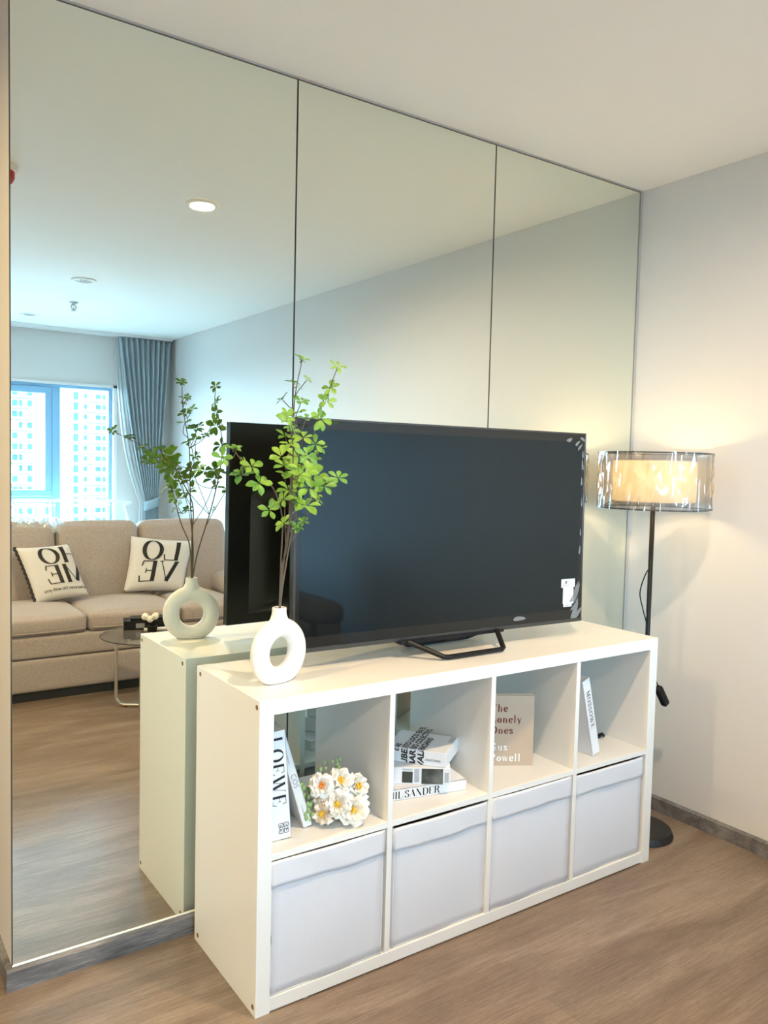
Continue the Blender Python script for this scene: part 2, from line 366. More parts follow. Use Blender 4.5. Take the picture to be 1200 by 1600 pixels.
def ribbon(mb, pts, w, place, thick=None, kfac=1., tfac=1.):
    # resample
    P = []
    for a, b in zip(pts[:-1], pts[1:]):
        d = math.hypot(b[0]-a[0], b[1]-a[1]); k = max(1, int(d/.12))
        for i in range(k): P.append((a[0]+(b[0]-a[0])*i/k, a[1]+(b[1]-a[1])*i/k))
    P.append(pts[-1]); vs = []; fs = []
    closed = math.hypot(P[0][0]-P[-1][0], P[0][1]-P[-1][1]) < 1e-6
    for i, p in enumerate(P):
        a = P[i-1] if i > 0 else (P[-2] if closed else p); b = P[i+1] if i < len(P)-1 else (P[1] if closed else p)
        dx, dy = b[0]-a[0], b[1]-a[1]; l = math.hypot(dx, dy) or 1; dx /= l; dy /= l
        ww = (T_ + (K-T_)*abs(dy)**1.6)*kfac if w is None else (w*kfac if w > .05 else w*tfac)
        if len(P) > 2 and not closed and w is not None and w >= .1 and abs(dy) < .999 and abs(dx) > .2: ww *= 1.0
        vs.append(place(p[0]-dy*ww/2, p[1]+dx*ww/2)); vs.append(place(p[0]+dy*ww/2, p[1]-dx*ww/2))
    for i in range(len(P)-1): fs.append((2*i, 2*i+1, 2*i+3, 2*i+2))
    mb.add(vs, fs)
def text_width(s, track=0): return sum(GL[c][0]+track for c in s)-track
def serif_text(mb, s, place, track=0., kfac=1., tfac=1.):
    x = 0
    for c in s:
        adv, st = GL[c]
        for k, (pts, w) in enumerate(st):
            ribbon(mb, pts, w, lambda a, b, x=x: place(x+a, b), kfac=kfac, tfac=tfac)
        x += adv+track
    return x
def plain_text(s, place, size=1., shear=0., offset=0., space=1.):
    """built-in sans letters turned into a mesh; place(x,y)->Vector"""
    cu = bpy.data.curves.new('lettering', 'FONT'); cu.body = s; cu.size = size; cu.shear = shear; cu.offset = offset; cu.space_character = space; cu.resolution_u = 2
    o = bpy.data.objects.new('lettering', cu); COL.objects.link(o)
    dg = bpy.context.evaluated_depsgraph_get(); me = bpy.data.meshes.new_from_object(o.evaluated_get(dg))
    mb = MB(); mb.add([place(v.co.x, v.co.y) for v in me.vertices], [tuple(p.vertices) for p in me.polygons])
    bpy.data.objects.remove(o); bpy.data.curves.remove(cu); bpy.data.meshes.remove(me)
    return mb

# ================================================================== SETTING
def slab(name, a, b, m, parent=None): return MB().box(a, b).build(name, m, parent)
struct(slab('floor', (XW-.1, YW-.2, -.06), (XR+.1, YB+.1, 0), M['floor']))
struct(slab('ceiling', (XW-.1, YW-.2, CEIL), (XR+.1, YB+.1, CEIL+.1), M['ceiling']))
struct(slab('wall_right', (XR, YW-.15, 0), (XR+.1, .0, CEIL), M['wall']))
struct(slab('wall_mirror', (XL, .008, 0), (XR+.1, YB, CEIL), M['wall']))
struct(slab('wall_left', (XW-.1, YW-.15, 0), (XW, YB, CEIL), M['wall']))
struct(slab('wall_back', (XW, YB, 0), (XL, YB+.1, CEIL), M['wall']))
w = MB(); y0, y1 = YW-.15, YW
w.box((XW, y0, 0), (WX0, y1, CEIL)).box((WX1, y0, 0), (XR, y1, CEIL)).box((WX0, y0, 0), (WX1, y1, WZ0)).box((WX0, y0, WZ1), (WX1, y1, CEIL))
struct(w.build('wall_window', M['wall']))
# baseboards: chamfered top edge
def baseboard(name, p0, p1, nrm, h=.0552, t=.015):
    p0, p1, n = Vector(p0), Vector(p1), Vector(nrm)
    prof = [(0, 0), (t, 0), (t, h-.006), (t-.006, h), (0, h)]
    vs = [p+n*a+Vector((0, 0, b)) for p in (p0, p1) for a, b in prof]; k = len(prof)
    fs = [(i, (i+1) % k, (i+1) % k+k, i+k) for i in range(k)]+[tuple(range(k))[::-1], tuple(range(k, 2*k))]
    return struct(MB().add(vs, fs).build(name, M['base']))
baseboard('baseboard_mirror', (XL-.015, 0, 0), (XR-.015, 0, 0), (0, -1, 0))
baseboard('baseboard_right', (XR, 0, 0), (XR, YW, 0), (-1, 0, 0))
o = baseboard('baseboard_end', (XL, 0, 0), (XL, YB, 0), (-1, 0, 0))
baseboard('baseboard_window', (XW, YW, 0), (XR, YW, 0), (0, 1, 0))
baseboard('baseboard_left', (XW, YB, 0), (XW, YW, 0), (1, 0, 0))
# dark gap along the ceiling and grey corner strip of the mirror wall
struct(MB().box((XL, .0065, .05), (XR, .0085, CEIL-.0005)).build('trim_1', M['gap']))
struct(MB().box((XR-.013, -.003, .05), (XR, .006, CEIL)).build('trim_2', M['trim_grey']))
struct(MB().box((XL, -.002, CEIL-.006), (XR, .006, CEIL)).build('trim_3', M['trim_grey']))

struct(MB().box((XL, -.0035, .0555), (XR-.013, .0, .0578)).build('trim_4', M['ceiling']))
# ------------------------------------------------------------------ mirror panels
seams = [XL, .6758, 1.4413, XR-.013]
ml = ['leftmost tall mirror panel on the wall, showing sofa, window and lit downlight',
      'middle tall mirror panel on the wall, standing behind the left half of the television',
      'rightmost tall mirror panel on the wall, next to the corner with the floor lamp']
for i in range(3):
    a, b = seams[i]+(.0014 if i else .0005), seams[i+1]-.0014
    t = thing('mirror_panel', ((a+b)/2, 0, .056), ml[i], 'mirror', 'frameless mirror panels covering the wall')
    g = .0012; z0, z1 = .056, CEIL-.008
    MB().box((a, .0005, z0), (b, .006, z1)).build('glass_edge', M['mirror_edge'], t, label='dark thin edge of the mirror')
    MB().add([(a+g, 0, z0+g), (b-g, 0, z0+g), (b-g, 0, z1-g), (a+g, 0, z1-g)], [(0, 1, 2, 3)]).build('reflecting_face', M['mirror'], t)

# ------------------------------------------------------------------ window wall
wi = bpy.data.objects.new('window_1', None); COL.objects.link(wi); wi.location = (WX0, YW, WZ0); struct(wi)
yf0, yf1 = YW-.10, YW-.045
f = MB(); t_ = .045
f.box((WX0, yf0, WZ0), (WX1, yf1, WZ0+t_)).box((WX0, yf0, WZ1-t_+.02), (WX1, yf1, WZ1)).box((WX0, yf0+.001, WZ0+t_), (WX0+t_, yf1-.001, WZ1-t_+.02)).box((WX1-.03, yf0+.001, WZ0+t_), (WX1, yf1-.001, WZ1-t_+.02))
f.box((1.185, yf0+.001, WZ0+t_), (1.255, yf1-.001, WZ1-t_+.02)).box((.48, yf0+.001, WZ0+t_), (.55, yf1-.001, WZ1-t_+.02)).box((WX0+t_, yf0+.002, .93), (.48, yf1-.002, .985)).box((.55, yf0+.002, .93), (1.185, yf1-.002, .985))
f.build('window_frame', M['frame'], wi, bevel=.004)
for (a, b) in ((.55, 1.185), (WX0+t_, .48)):
    s_ = MB(); z0, z1 = .985, WZ1-.025; q = .055
    a += .003; b -= .003; z0 += .003; z1 -= .003
    s_.box((a, yf0+.01, z0), (b, yf1+.012, z0+q)).box((a, yf0+.01, z1-q), (b, yf1+.012, z1)).box((a, yf0+.011, z0+q), (a+q, yf1+.011, z1-q)).box((b-q, yf0+.011, z0+q), (b, yf1+.011, z1-q))
    sh = s_.build('sash', M['frame'], wi, bevel=.004)
    MB().box((a+q, yf0+.03, z0+q), (b-q, yf0+.036, z1-q)).build('pane', M['pane'], sh)
for (a, b, z0, z1) in ((1.255, WX1-.03, WZ0+t_, WZ1-.025), (.55, 1.185, WZ0+t_, .93), (WX0+t_, .48, WZ0+t_, .93)):
    MB().box((a, yf0+.02, z0), (b, yf0+.026, z1)).build('pane', M['pane'], wi)
# casing line round the opening and sill
f = MB(); f.box((WX0-.02, YW-.001, WZ1), (WX1+.03, YW+.008, WZ1+.02)).box((WX1, YW-.001, WZ0), (WX1+.03, YW+.008, WZ1+.02)).box((WX0-.02, YW-.001, WZ0), (WX0, YW+.008, WZ1+.02))
f.build('window_casing', M['track'], wi)
MB().box((WX0-.02, YW-.04, WZ0-.02), (WX1+.03, YW+.03, WZ0)).build('window_sill', M['track'], wi)

# ================================================================== SHELF UNIT
SX, SY, SYAW = .3731, -.0413, -.0045
def sh(a, b, z): return Vector((SX+a*math.cos(SYAW)+b*math.sin(SYAW), SY+a*math.sin(SYAW)-b*math.cos(SYAW), z))
shelf = thing('shelf_unit', sh(.735, .195, 0), 'low white eight-cube shelf unit standing in front of the mirror wall, television on top', 'shelf unit')
LX, DY, HZ, TH, TD = 1.47, .39, .77, .038, .016
CW = (LX-2*TH-3*TD)/4; CH = (HZ-2*TH-TD)/2
def sbox(a0, a1, b0, b1, z0, z1, mb=None):
    mb = mb or MB()
    vs = [sh(a, b, z) for z in (z0, z1) for a, b in ((a0, b1), (a1, b1), (a1, b0), (a0, b0))]
    return mb.add(vs, [(0,3,2,1),(4,5,6,7),(0,1,5,4),(1,2,6,5),(2,3,7,6),(3,0,4,7)])
BV = .0012
sp = sbox(0, TH, 0, DY, 0, HZ).build('side_panel', M['white'], shelf, bevel=BV)
for b, z in ((.375, .752), (.025, .752), (.375, .022), (.025, .022)):
    c = sh(0, b, z); Tm = Matrix.Rotation(-PI/2, 4, 'Y')
    MB().lathe([(0, .0008), (.0062, .0008), (.0062, -.001)], c, 16, Tm).build('screw_cap', M['cap'], sp, label='small brown screw cap')
sbox(LX-TH, LX, 0, DY, 0, HZ).build('side_panel', M['white'], shelf, bevel=BV)
sbox(TH, LX-TH, 0, DY-.0008, HZ-TH, HZ-.0006).build('top_panel', M['white'], shelf, bevel=BV)
sbox(TH, LX-TH, 0, DY-.0008, 0.004, TH).build('bottom_panel', M['white'], shelf, bevel=BV)
cub = []
for i in range(4):
    a0 = TH+i*(CW+TD); cub.append(a0)
    if i < 3: sbox(a0+CW, a0+CW+TD, .003, DY-.002, TH, HZ-TH).build('upright_divider', M['white'], shelf, bevel=.0006)
    sbox(a0, a0+CW, .003, DY-.002, TH+CH, TH+CH+TD).build('shelf_board', M['white'], shelf, bevel=.0006)
for a in (.14, 1.43):
    MB().lathe([(0, 0), (.008, 0), (.008, .006), (0, .006)], sh(a, DY-.012, -.0005), 12).build('foot_pad', M['track'], shelf)
SZ = TH+CH+TD   # top of the middle boards (.393)

# fabric storage boxes
def storage_box(i, da, dyaw, out, label):
    w, h, d = .325, (.334, .328, .335, .329)[i], .36
    a0 = cub[i]+(CW-w)/2+da; base = sh(a0+w/2, DY-.004+out-d/2, TH)
    t = thing('storage_box', base, label, 'storage box', 'white fabric boxes in the lower row of the shelf')
    def P(u, v, z): return base + rz(SYAW+dyaw) @ Vector((u, v, z))
    def wall(u, v, z):   # slightly slack cloth
        return .0025*math.sin(PI*(z/h))*math.sin(u*40+i*2)
    mb = MB(); N = 14
    def fr(u, v):  return P(-w/2+u*w, -d/2-.004*math.sin(PI*u)*math.sin(PI*min(1, v*1.1))+.0015*math.sin(9*u+i), v*(h))
    def bk(u, v):  return P(w/2-u*w, d/2, v*h)
    def lf(u, v):  return P(-w/2-.0015*math.sin(PI*v), d/2-u*d, v*h)
    def rg(u, v):  return P(w/2+.0015*math.sin(PI*v), -d/2+u*d, v*h)
    for fn in (fr, bk, lf, rg): mb.grid(fn, N, N)
    mb.add([P(-w/2, -d/2, .001), P(w/2, -d/2, .001), P(w/2, d/2, .001), P(-w/2, d/2, .001)], [(0, 3, 2, 1)])
    o = mb.build('box_body', M['box_fabric'], t, smooth=True, weld=True)
    o.modifiers.new('s', 'SOLIDIFY').thickness = .003
    cu = MB(); z0 = h-.062
    def cf(u, v):
        sag = .0018*math.sin(7*u+i*1.7)+.0008*math.sin(17*u+i)
        return P(-w/2-.001+u*(w+.002), -d/2-.0045-.003*math.sin(PI*u)-.0007*math.sin(11*u+i+3*v), z0+(1-v)*sag+v*(h-z0+.003))
    cu.grid(cf, 30, 8)
    cu.grid(lambda u, v: P(-w/2-.003, d/2-u*d-.004, z0+v*(h-z0+.001)), 6, 4).grid(lambda u, v: P(w/2+.003, -d/2+u*d, z0+v*(h-z0+.003)), 6, 4)
    c = cu.build('folded_cuff', M['box_fabric'], t, smooth=True, label='white cuff folded over the rim of the box')
    c.modifiers.new('s', 'SOLIDIFY').thickness = .0025
    return t
storage_box(0, -.004, 0, .0, 'white fabric storage box in the bottom left cube, under the vase end of the shelf')
storage_box(1, .004, .008, -.004, 'white fabric storage box under the cube with the stack of books')
storage_box(2, -.004, .004, .0, 'white fabric storage box under the cube with the tan book')
storage_box(3, -.004, .006, -.004, 'white fabric storage box in the bottom right cube, nearest the floor lamp')

# ================================================================== BOOKS
def book(name, T, w, d, h, cover, label, group=None, cat='book', fore=True, loc=None):
    """T: local frame (x=thickness w, y=depth d (0 spine side), z=height h). returns thing with covers+page block"""
    base = loc or (T @ Vector((w/2, d/2, 0)))
    t = thing(name, base, label, cat, group)
    c = .0025
    mb = MB(); mb.box((0, 0, 0), (c, d, h), T).box((w-c, 0, 0), (w, d, h), T).box((0, 0, 0), (w, c, h), T)
    mb.build('cover', cover, t, bevel=.0006)
    MB().box((c, c, .003), (w-c, d-.004, h-.003), T).build('page_block', M['page'], t)
    return t
# standing books: spine faces the room (towards -y)
def standing(x, y, thick, depth, h, lean, yaw, cover, label, group):
    # x,y = front left bottom corner on shelf
    R = rz(yaw) @ Matrix.Rotation(lean, 4, 'Y')
    T = Matrix.Translation((x, y, SZ)) @ R
    # lift so that the lowest corner touches
    lo = min((T @ Vector((a, 0, 0))).z for a in (0, thick))
    T = Matrix.Translation((0, 0, SZ+.0004-lo)) @ T
    return T, book('book', T, thick, depth, h, cover, label, group)
def spine_text(T, w, h, s, x_c, z_top, size, kfac=1., track=.1, off=.0008, mode='serif', mtl=None, name='title_lettering', parent=None, shear=0, thin=1., tfac=1.):
    # letters read top to bottom (rotated clockwise): text x -> -z, text y -> +x
    def place(a, b): return T @ Vector((x_c+(b-.5)*size*thin if mode == 'serif' else x_c+b, -off, z_top-a*size if mode == 'serif' else z_top-a))
    if mode == 'serif':
        mb = MB(); serif_text(mb, s, place, track, kfac, tfac)
    else: mb = plain_text(s, place, size, shear)
    return mb.build(name, mtl or M['ink'], parent)
BG = 'books standing in the cubes of the shelf'
T1, b1 = standing(.437, -.372, .053, .22, .275, math.radians(-4.5), math.radians(-8), M['paper'], 'thick white book with big black capitals down its spine, in the leftmost cube', BG)
spine_text(T1, .053, .275, 'LOEWE', .027, .262, .0345, kfac=1.25, track=.07, parent=b1)
# knot emblem low on the spine: four mirrored scroll hooks
em = MB(); ec = (.034, .028); es = .0125
for sx in (-1, 1):
    for sz in (-1, 1):
        pts = curve([(.12, .15), (.12, .9), (.5, 1.05), (.95, .95), (1.0, .5), (.75, .3), (.5, .5), (.7, .7)])
        ribbon(em, pts, .11, lambda a, b, sx=sx, sz=sz: T1 @ Vector((ec[0]+sx*a*es, -.0009, ec[1]+sz*b*es)), kfac=1)
        ribbon(em, curve([(.1, .1), (.5, .25), (1.0, .1)]), .1, lambda a, b, sx=sx, sz=sz: T1 @ Vector((ec[0]+sx*a*es, -.0009, ec[1]+sz*b*es)), kfac=1)
em.build('emblem', M['ink'], b1)
T2, b2 = standing(.541, -.348, .024, .20, .262, math.radians(-17), math.radians(-10), M['greybook'], 'slim pale grey book leaning against the thick white book', BG)
def thin_text(T, s, xc, zt, size, parent, mtl=M['ink_grey'], name='title_lettering', off=.0009):
    return plain_text(s, lambda a, b: T @ Vector((xc+b, -off, zt-a)), size).build(name, mtl, parent)
thin_text(T2, 'COS', .006, .150, .020, b2)
thin_text(T2, 'The untitled collection', .010, .235, .0062, b2, name='small_lettering')
thin_text(T2, 'A collaboration', .010, .062, .006, b2, name='small_lettering')
# book in the rightmost cube
T5, b5 = standing(1.594, -.388, .040, .21, .268, math.radians(-16), math.radians(6), M['paper'], 'white book with black serif title leaning left in the rightmost cube', BG)
spine_text(T5, .04, .268, 'MOSSOWE', .021, .228, .0170, kfac=1.15, tfac=1.2, track=.16, parent=b5)
# tan book facing out
ya = math.atan2(-.062, .103); n_ = Vector((math.sin(ya), -math.cos(ya), 0)); ux = Vector((math.cos(ya), math.sin(ya), 0))
wB, hB, tB = .170, .2235, .024
orig = Vector((1.367, -.340, SZ+.0004)) - ux*wB
T3 = frame(orig, ux, -n_, (0, 0, 1))
b3 = thing('book', orig+ux*wB/2-n_*tB/2, 'tan hardback standing with its front cover facing out, dark red and white title', 'book', BG)
MB().box((0, 0, 0), (wB, .003, hB), T3).box((0, tB-.003, 0), (wB, tB, hB), T3).box((0, 0, 0), (.003, tB, hB), T3).build('cover', M['tanbook'], b3, bevel=.0006)
MB().box((.004, .003, .004), (wB-.004, tB-.003, hB-.004), T3).build('page_block', M['page'], b3)
def cover_text(s, x0, z0, size, mtl, track):
    mb = MB(); serif_text(mb, s, lambda a, b: T3 @ Vector((x0+a*size, -.0008, z0+b*size)), track, 1.35, 1.6); return mb.build('title_lettering', mtl, b3)
x0 = .031
for s, z, mm in (('The', .172, 'red_ink'), ('Lonely', .137, 'red_ink'), ('Ones', .102, 'red_ink'), ('Gus', .049, 'white_ink'), ('Powell', .0145, 'white_ink')):
    cover_text(s, x0, z, .0235, M[mm], .13)

# stack of three in the second cube
SG = 'books lying in the second cube from the left'
a11 = math.atan2(-.044, .226); ux = Vector((math.cos(a11), math.sin(a11), 0)); uy = Vector((-math.sin(a11), math.cos(a11), 0))
P0 = Vector((1.062, -.3765, SZ+.0004))
w1, d1, h1 = .272, .20, .031
T = frame(P0-ux*w1, ux, uy, (0, 0, 1))
q1 = thing('book', P0-ux*w1/2+uy*d1/2, 'white book with bold black serif spine lettering, lowest of the stack of three', 'book', SG)
MB().box((0, 0, 0), (w1, d1, .0025), T).box((0, 0, h1-.0025), (w1, d1, h1), T).box((0, 0, 0), (w1, .0025, h1), T).build('cover', M['paper'], q1, bevel=.0006)
MB().box((.004, .0025, .0025), (w1-.004, d1-.004, h1-.0025), T).build('page_block', M['page'], q1)
mb = MB(); tw = text_width('JIL|SANDER', .02); sz = .0200
serif_text(mb, 'JIL|SANDER', lambda a, b: T @ Vector((.186-tw*sz+a*sz, -.0008, .0055+b*sz)), .02, 1.35)
mb.build('title_lettering', M['ink'], q1)
# middle: thick magazine box with printed photographs
zb = SZ+h1+.0008; R1 = Vector((.992, -.388, zb))
a12 = math.radians(-36); ux = Vector((math.cos(a12), math.sin(a12), 0)); uy = Vector((-math.sin(a12), math.cos(a12), 0))
w2, d2, h2 = .195, .135, .048
T = frame(R1-ux*w2, ux, uy, (0, 0, 1))
q2 = thing('book', R1-ux*w2/2+uy*d2/2, 'white book printed with small dark photographs, middle of the stack of three', 'book', SG)
MB().box((0, 0, 0), (w2, d2, h2), T).build('cover', M['paper'], q2, bevel=.001)
MB().box((.113, -.0008, .002), (.174, .0, .046), T).build('printed_photograph', M['photo'], q2, label='dark printed photograph')
MB().box((.058, -.0008, .004), (.088, .0, .036), T).build('printed_photograph', M['photo'], q2, label='small dark printed photograph')
ln = MB()
for x0_, x1_, za, n in ((.092, .108, .043, 15), (.178, .192, .034, 11), (.058, .088, .043, 2)):
    for k in range(n): ln.box((x0_+.0004*(k % 3), -.0006, za-k*.0026), (x1_-.0015*((k*7) % 3), 0, za-k*.0026+.0011), T)
for k in range(10): ln.box((w2, .02, .005+k*.0024), (w2+.0006, .06+.006*(k % 3), .0062+k*.0024), T)
ln.build('small_lettering', M['ink_grey'], q2)
# top: thick paperback with slanting capitals running over its edge
zt = zb+h2+.0008; h3 = .042
R2 = Vector((.980, -.378, zt)); a13 = math.atan2(-.103, .085)
ux = Vector((.068, -.095, 0)).normalized()
ux = Vector((math.cos(math.radians(-54)), math.sin(math.radians(-54)), 0)); uy = Vector((-ux.y, ux.x, 0))
w3, d3 = .18, .150
T = frame(R2-ux*w3, ux, uy, (0, 0, 1))
q3 = thing('book', R2-ux*w3/2+uy*d3/2, 'thick white paperback with slanting black capitals, topmost of the stack of three', 'book', SG)
MB().box((0, 0, 0), (w3, d3, h3), T).build('cover', M['paper'], q3, bevel=.0012)
tx = MB()
lines = ['GAS', 'LIBERTO LOCO EN EL', 'BARRIO COLECTIVO', 'VALENCIANO']
for k, s in enumerate(lines):
    xc = .030+.0245*k
    def place(a, b, xc=xc):
        # text runs up the front face and on over the top
        z = .001+a-(.010 if k else -.028)
        if z < h3: return T @ Vector((xc+b*-1+.012, -.0008, max(z, 0.0005)))
        return T @ Vector((xc-b+.012, z-h3, h3+.0008))
    pm = plain_text(s, place, .0255 if k else .021, .15, .0009)
    tx.add(pm.v, pm.f)
tx.build('title_lettering', M['ink'], q3)
ln = MB()
for k in range(2): ln.box((.118+.004*k, -.0006, .014+k*.0035), (.166, 0, .0157+k*.0035), T)
for k in range(3): ln.box((w3-.018+k*.005, .095, h3), (w3-.0165+k*.005, .14, h3+.0006), T)
ln.build('small_lettering', M['ink_grey'], q3)

# small dark hair-clip-like ornament
cl = MB(); c = Vector((1.763, -.275, SZ+.001))
cl.tube([c+Vector((.016*math.cos(a), .008*math.sin(a), .0075+.004*math.sin(3*a))) for a in [2*PI*i/24 for i in range(24)]], .0032, 8, closed=True)
cl.tube([c+Vector((-.018, .0, .003)), c+Vector((0, .004, .012)), c+Vector((.02, -.002, .004))], .003, 8)
tag(cl.build('clip', M['black'], smooth=True), 'tiny dark clip lying on the board in the rightmost cube', 'clip')

# ================================================================== FLOWERS IN THE LEFT CUBE
bq = thing('flower_bouquet', (.648, -.345, SZ), 'bouquet of cream silk flowers with yellow centres lying in the leftmost cube', 'flowers')
def flower(c, nrm, r, stm, petal, seed, layers=3):
    rnd = random.Random(seed); nrm = Vector(nrm).normalized(); x = nrm.orthogonal().normalized(); y = nrm.cross(x); c = Vector(c)+Vector((.004, 0, 0)); r *= 1.15; mb = MB()
    for L_ in range(layers):
        n = 6-L_ % 2; rr = r*(1-.2*L_)
        for k in range(n):
            a0 = 2*PI*(k+.5*L_)/n+rnd.uniform(-.12, .12); wd = 1.35*PI/n*rnd.uniform(.9, 1.15); cup = .25+.33*L_; wob = rnd.uniform(0, 6)
            def fn(u, v, a0=a0, wd=wd, cup=cup, rr=rr, wob=wob, L_=L_):
                a = a0+(u-.5)*2*wd*(.35+.65*math.sin(PI*min(1, v*.62+.1)))
                edge = 1-.28*abs(2*u-1)**2.5
                rad = rr*v*edge*(1+.05*math.sin(14*u+wob))
                zz = rr*(cup*v**1.7)+.006*math.sin(10*u+wob)*v*v-.25*rr*v**6*(1-L_*.3)+.001*L_
                return c+x*math.cos(a)*rad+y*math.sin(a)*rad+nrm*zz
            mb.grid(fn, 9, 7)
    o = mb.build('blossom', petal, bq, smooth=True)
    st = MB()
    for k in range(26):
        a = rnd.uniform(0, 2*PI); q = r*.24*math.sqrt(rnd.random()); p = c+x*math.cos(a)*q+y*math.sin(a)*q
        st.tube([p, p+nrm*(r*.3+rnd.uniform(0, .003))+x*rnd.uniform(-.002, .002)], [.0008, .0008], 4)
        st.sphere(p+nrm*(r*.3+.002), .0019, 6, 5)
    st.sphere(c+nrm*.004, r*.16, 10, 6)
    st.build('stamens', stm, o)
V = (-.42, -.82, .38)
flower((.655, -.398, SZ+.040), V, .037, M['stamen'], M['petal'], 1)
flower((.617, -.383, SZ+.060), (-.6, -.75, .35), .033, M['stamen'], M['petal'], 2)
flower((.585, -.352, SZ+.104), (-.5, -.8, .45), .030, M['stamen2'], M['petal'], 3)
flower((.642, -.352, SZ+.104), (-.2, -.8, .6), .033, M['stamen'], M['petal'], 4)
flower((.692, -.355, SZ+.080), (.1, -.9, .45), .033, M['stamen'], M['petal'], 5)
flower((.69, -.372, SZ+.042), (.45, -.8, .25), .030, M['stamen'], M['petal'], 6, 2)
flower((.585, -.365, SZ+.036), (-.85, -.5, .1), .028, M['stamen'], M['petal2'], 7, 2)
flower((.583, -.345, SZ+.078), (-.9, -.35, .3), .022, M['stamen'], M['petal2'], 8, 2)
for k, p in enumerate(((.552, -.335, .075), (.560, -.325, .095), (.555, -.345, .055), (.556, -.35, .028), (.60, -.335, .145), (.645, -.335, .143))):
    rnd = random.Random(k); s_ = MB()
    for j in range(7):
        q = Vector((p[0]+rnd.uniform(-.014, .014), p[1]+rnd.uniform(-.01, .01), SZ+p[2]+rnd.uniform(-.01, .012)))
        s_.sphere(q, .0062 if k < 4 else .0042, 8, 6, (1, .7, 1.2))
    s_.build('green_sprig', M['sage'], bq, smooth=True)
st = MB()
for k in range(7): st.tube([(.60+.01*k, -.34, SZ+.05), (.63+.006*k, -.24, SZ+.02), (.66+.004*k, -.15, SZ+.012)], .0018, 6)
st.build('stems', M['twig'], bq, smooth=True)

# ================================================================== TELEVISION
TX, TY, TA, TW, THT, TZ = .566, -.227, -.041, 1.080, .632, .817
ca, sa = math.cos(TA), math.sin(TA)
TT = frame((TX, TY, TZ), (ca, sa, 0), (-sa, ca, 0), (0, 0, 1)) @ Matrix.Rotation(math.radians(-.8), 4, 'X')   # x along screen, y backwards, z up
tv = thing('television', TT @ Vector((TW/2, .04, -.047)), 'large black flat television with protective film, standing on the white shelf unit', 'television')
MB().box((0, .002, 0), (TW, .022, THT), TT).build('housing', M['tv_back'], tv, bevel=.002)
bk = MB()
def bulge(u, v):
    x = .075+u*(TW-.15); z = .03+v*(THT*.62)
    e = min(1, min(u, 1-u)*14, min(v*12, (1-v)*7)); e = max(0, e); return TT @ Vector((x, .022+.042*(e**.5), z))
bk.grid(bulge, 40, 24); bk.build('rear_cover', M['tv_back'], tv, smooth=True)
fr = MB(); q = .006
fr.box((0, -.003, 0), (TW, .003, .012), TT).box((0, -.002, THT-q), (TW, .003, THT), TT).box((0, -.002, 0), (q, .003, THT), TT).box((TW-q, -.002, 0), (TW, .003, THT), TT)
fr.build('frame', M['tv_frame'], tv, bevel=.0008)
g = .030
MB().add([TT @ Vector(p) for p in ((q, -.0002, .012), (TW-q, -.0002, .012), (TW-q, -.0002, THT-q), (q, -.0002, THT-q))], [(0, 1, 2, 3)]).build('screen_border', M['tv_border'], tv)
MB().add([TT @ Vector(p) for p in ((g*.6, -.0007, .042), (TW-g*.6, -.0007, .042), (TW-g*.6, -.0007, THT-g), (g*.6, -.0007, THT-g))], [(0, 1, 2, 3)]).build('screen', M['tv_screen'], tv)
ch = MB(); ch.rbox((TT @ Vector((.533, .003, -.003))), (.03, .006, .009), .004, 4); ch.build('sensor_bump', M['black'], tv, smooth=True)
# protective film: bubbles and a crumpled lower right corner
rnd = random.Random(5)
def patch(cx, cz, rx, rz_, ang=0, n=14):
    pts = []
    for i in range(n):
        a = 2*PI*i/n; k = 1+.12*math.sin(3*a+cx*50); px, pz = rx*k*math.cos(a), rz_*k*math.sin(a)
        pts.append(TT @ Vector((cx+px*math.cos(ang)-pz*math.sin(ang), -.0022, cz+px*math.sin(ang)+pz*math.cos(ang))))
    MB().add(pts, [tuple(range(n))]).build('film_bubble', M['film'], tv)
for cx, cz, rx, rz_, an in ((1.002, .607, .013, .006, .3), (1.040, .597, .013, .005, .7), (1.052, .585, .015, .004, .8), (1.063, .612, .012, .005, -.4), (1.066, .56, .004, .012, 0), (1.065, .525, .004, .018, .1), (1.063, .47, .0035, .014, 0), (1.066, .40, .003, .015, 0), (1.064, .30, .003, .012, .1), (1.062, .24, .004, .014, -.1), (.80, .030, .026, .007, 0)):
    patch(cx, cz, rx, rz_, an)
for k in range(9): patch(1.064-rnd.random()*.022, .028+rnd.random()*.085, .004+rnd.random()*.004, .02+rnd.random()*.02, rnd.uniform(-.9, -.3))
# sticker
sx, sz_ = .988, .146
stk = MB(); stk.box((sx-.006, -.0024, sz_-.028), (sx+.056, -.0016, sz_+.0), TT).box((sx+.003, -.0024, sz_-.083), (sx+.050, -.0016, sz_-.028), TT).box((sx+.006, -.0024, sz_-.093), (sx+.043, -.0016, sz_-.083), TT)
so = stk.build('paper_sticker', M['paper'], tv, label='white paper energy sticker on the lower right of the screen')
l = MB()
pts = [(sx+.015, sz_-.010)]
l.add([TT @ Vector((sx+.015+.006*math.cos(2*PI*i/12), -.003, sz_-.011+.006*math.sin(2*PI*i/12))) for i in range(12)], [tuple(range(12))])
l.box((sx+.0, -.0030, sz_-.0205), (sx+.030, -.0026, sz_-.0190), TT).box((sx+.0, -.0030, sz_-.0255), (sx+.048, -.0026, sz_-.0243), TT).box((sx+.012, -.0030, sz_-.090), (sx+.036, -.0026, sz_-.0875), TT)
l.add([TT @ Vector(p) for p in ((sx+.030, -.003, sz_-.078), (sx+.048, -.003, sz_-.078), (sx+.048, -.003, sz_-.054))], [(0, 1, 2)])
l.build('printed_mark', M['ink_grey'], so)
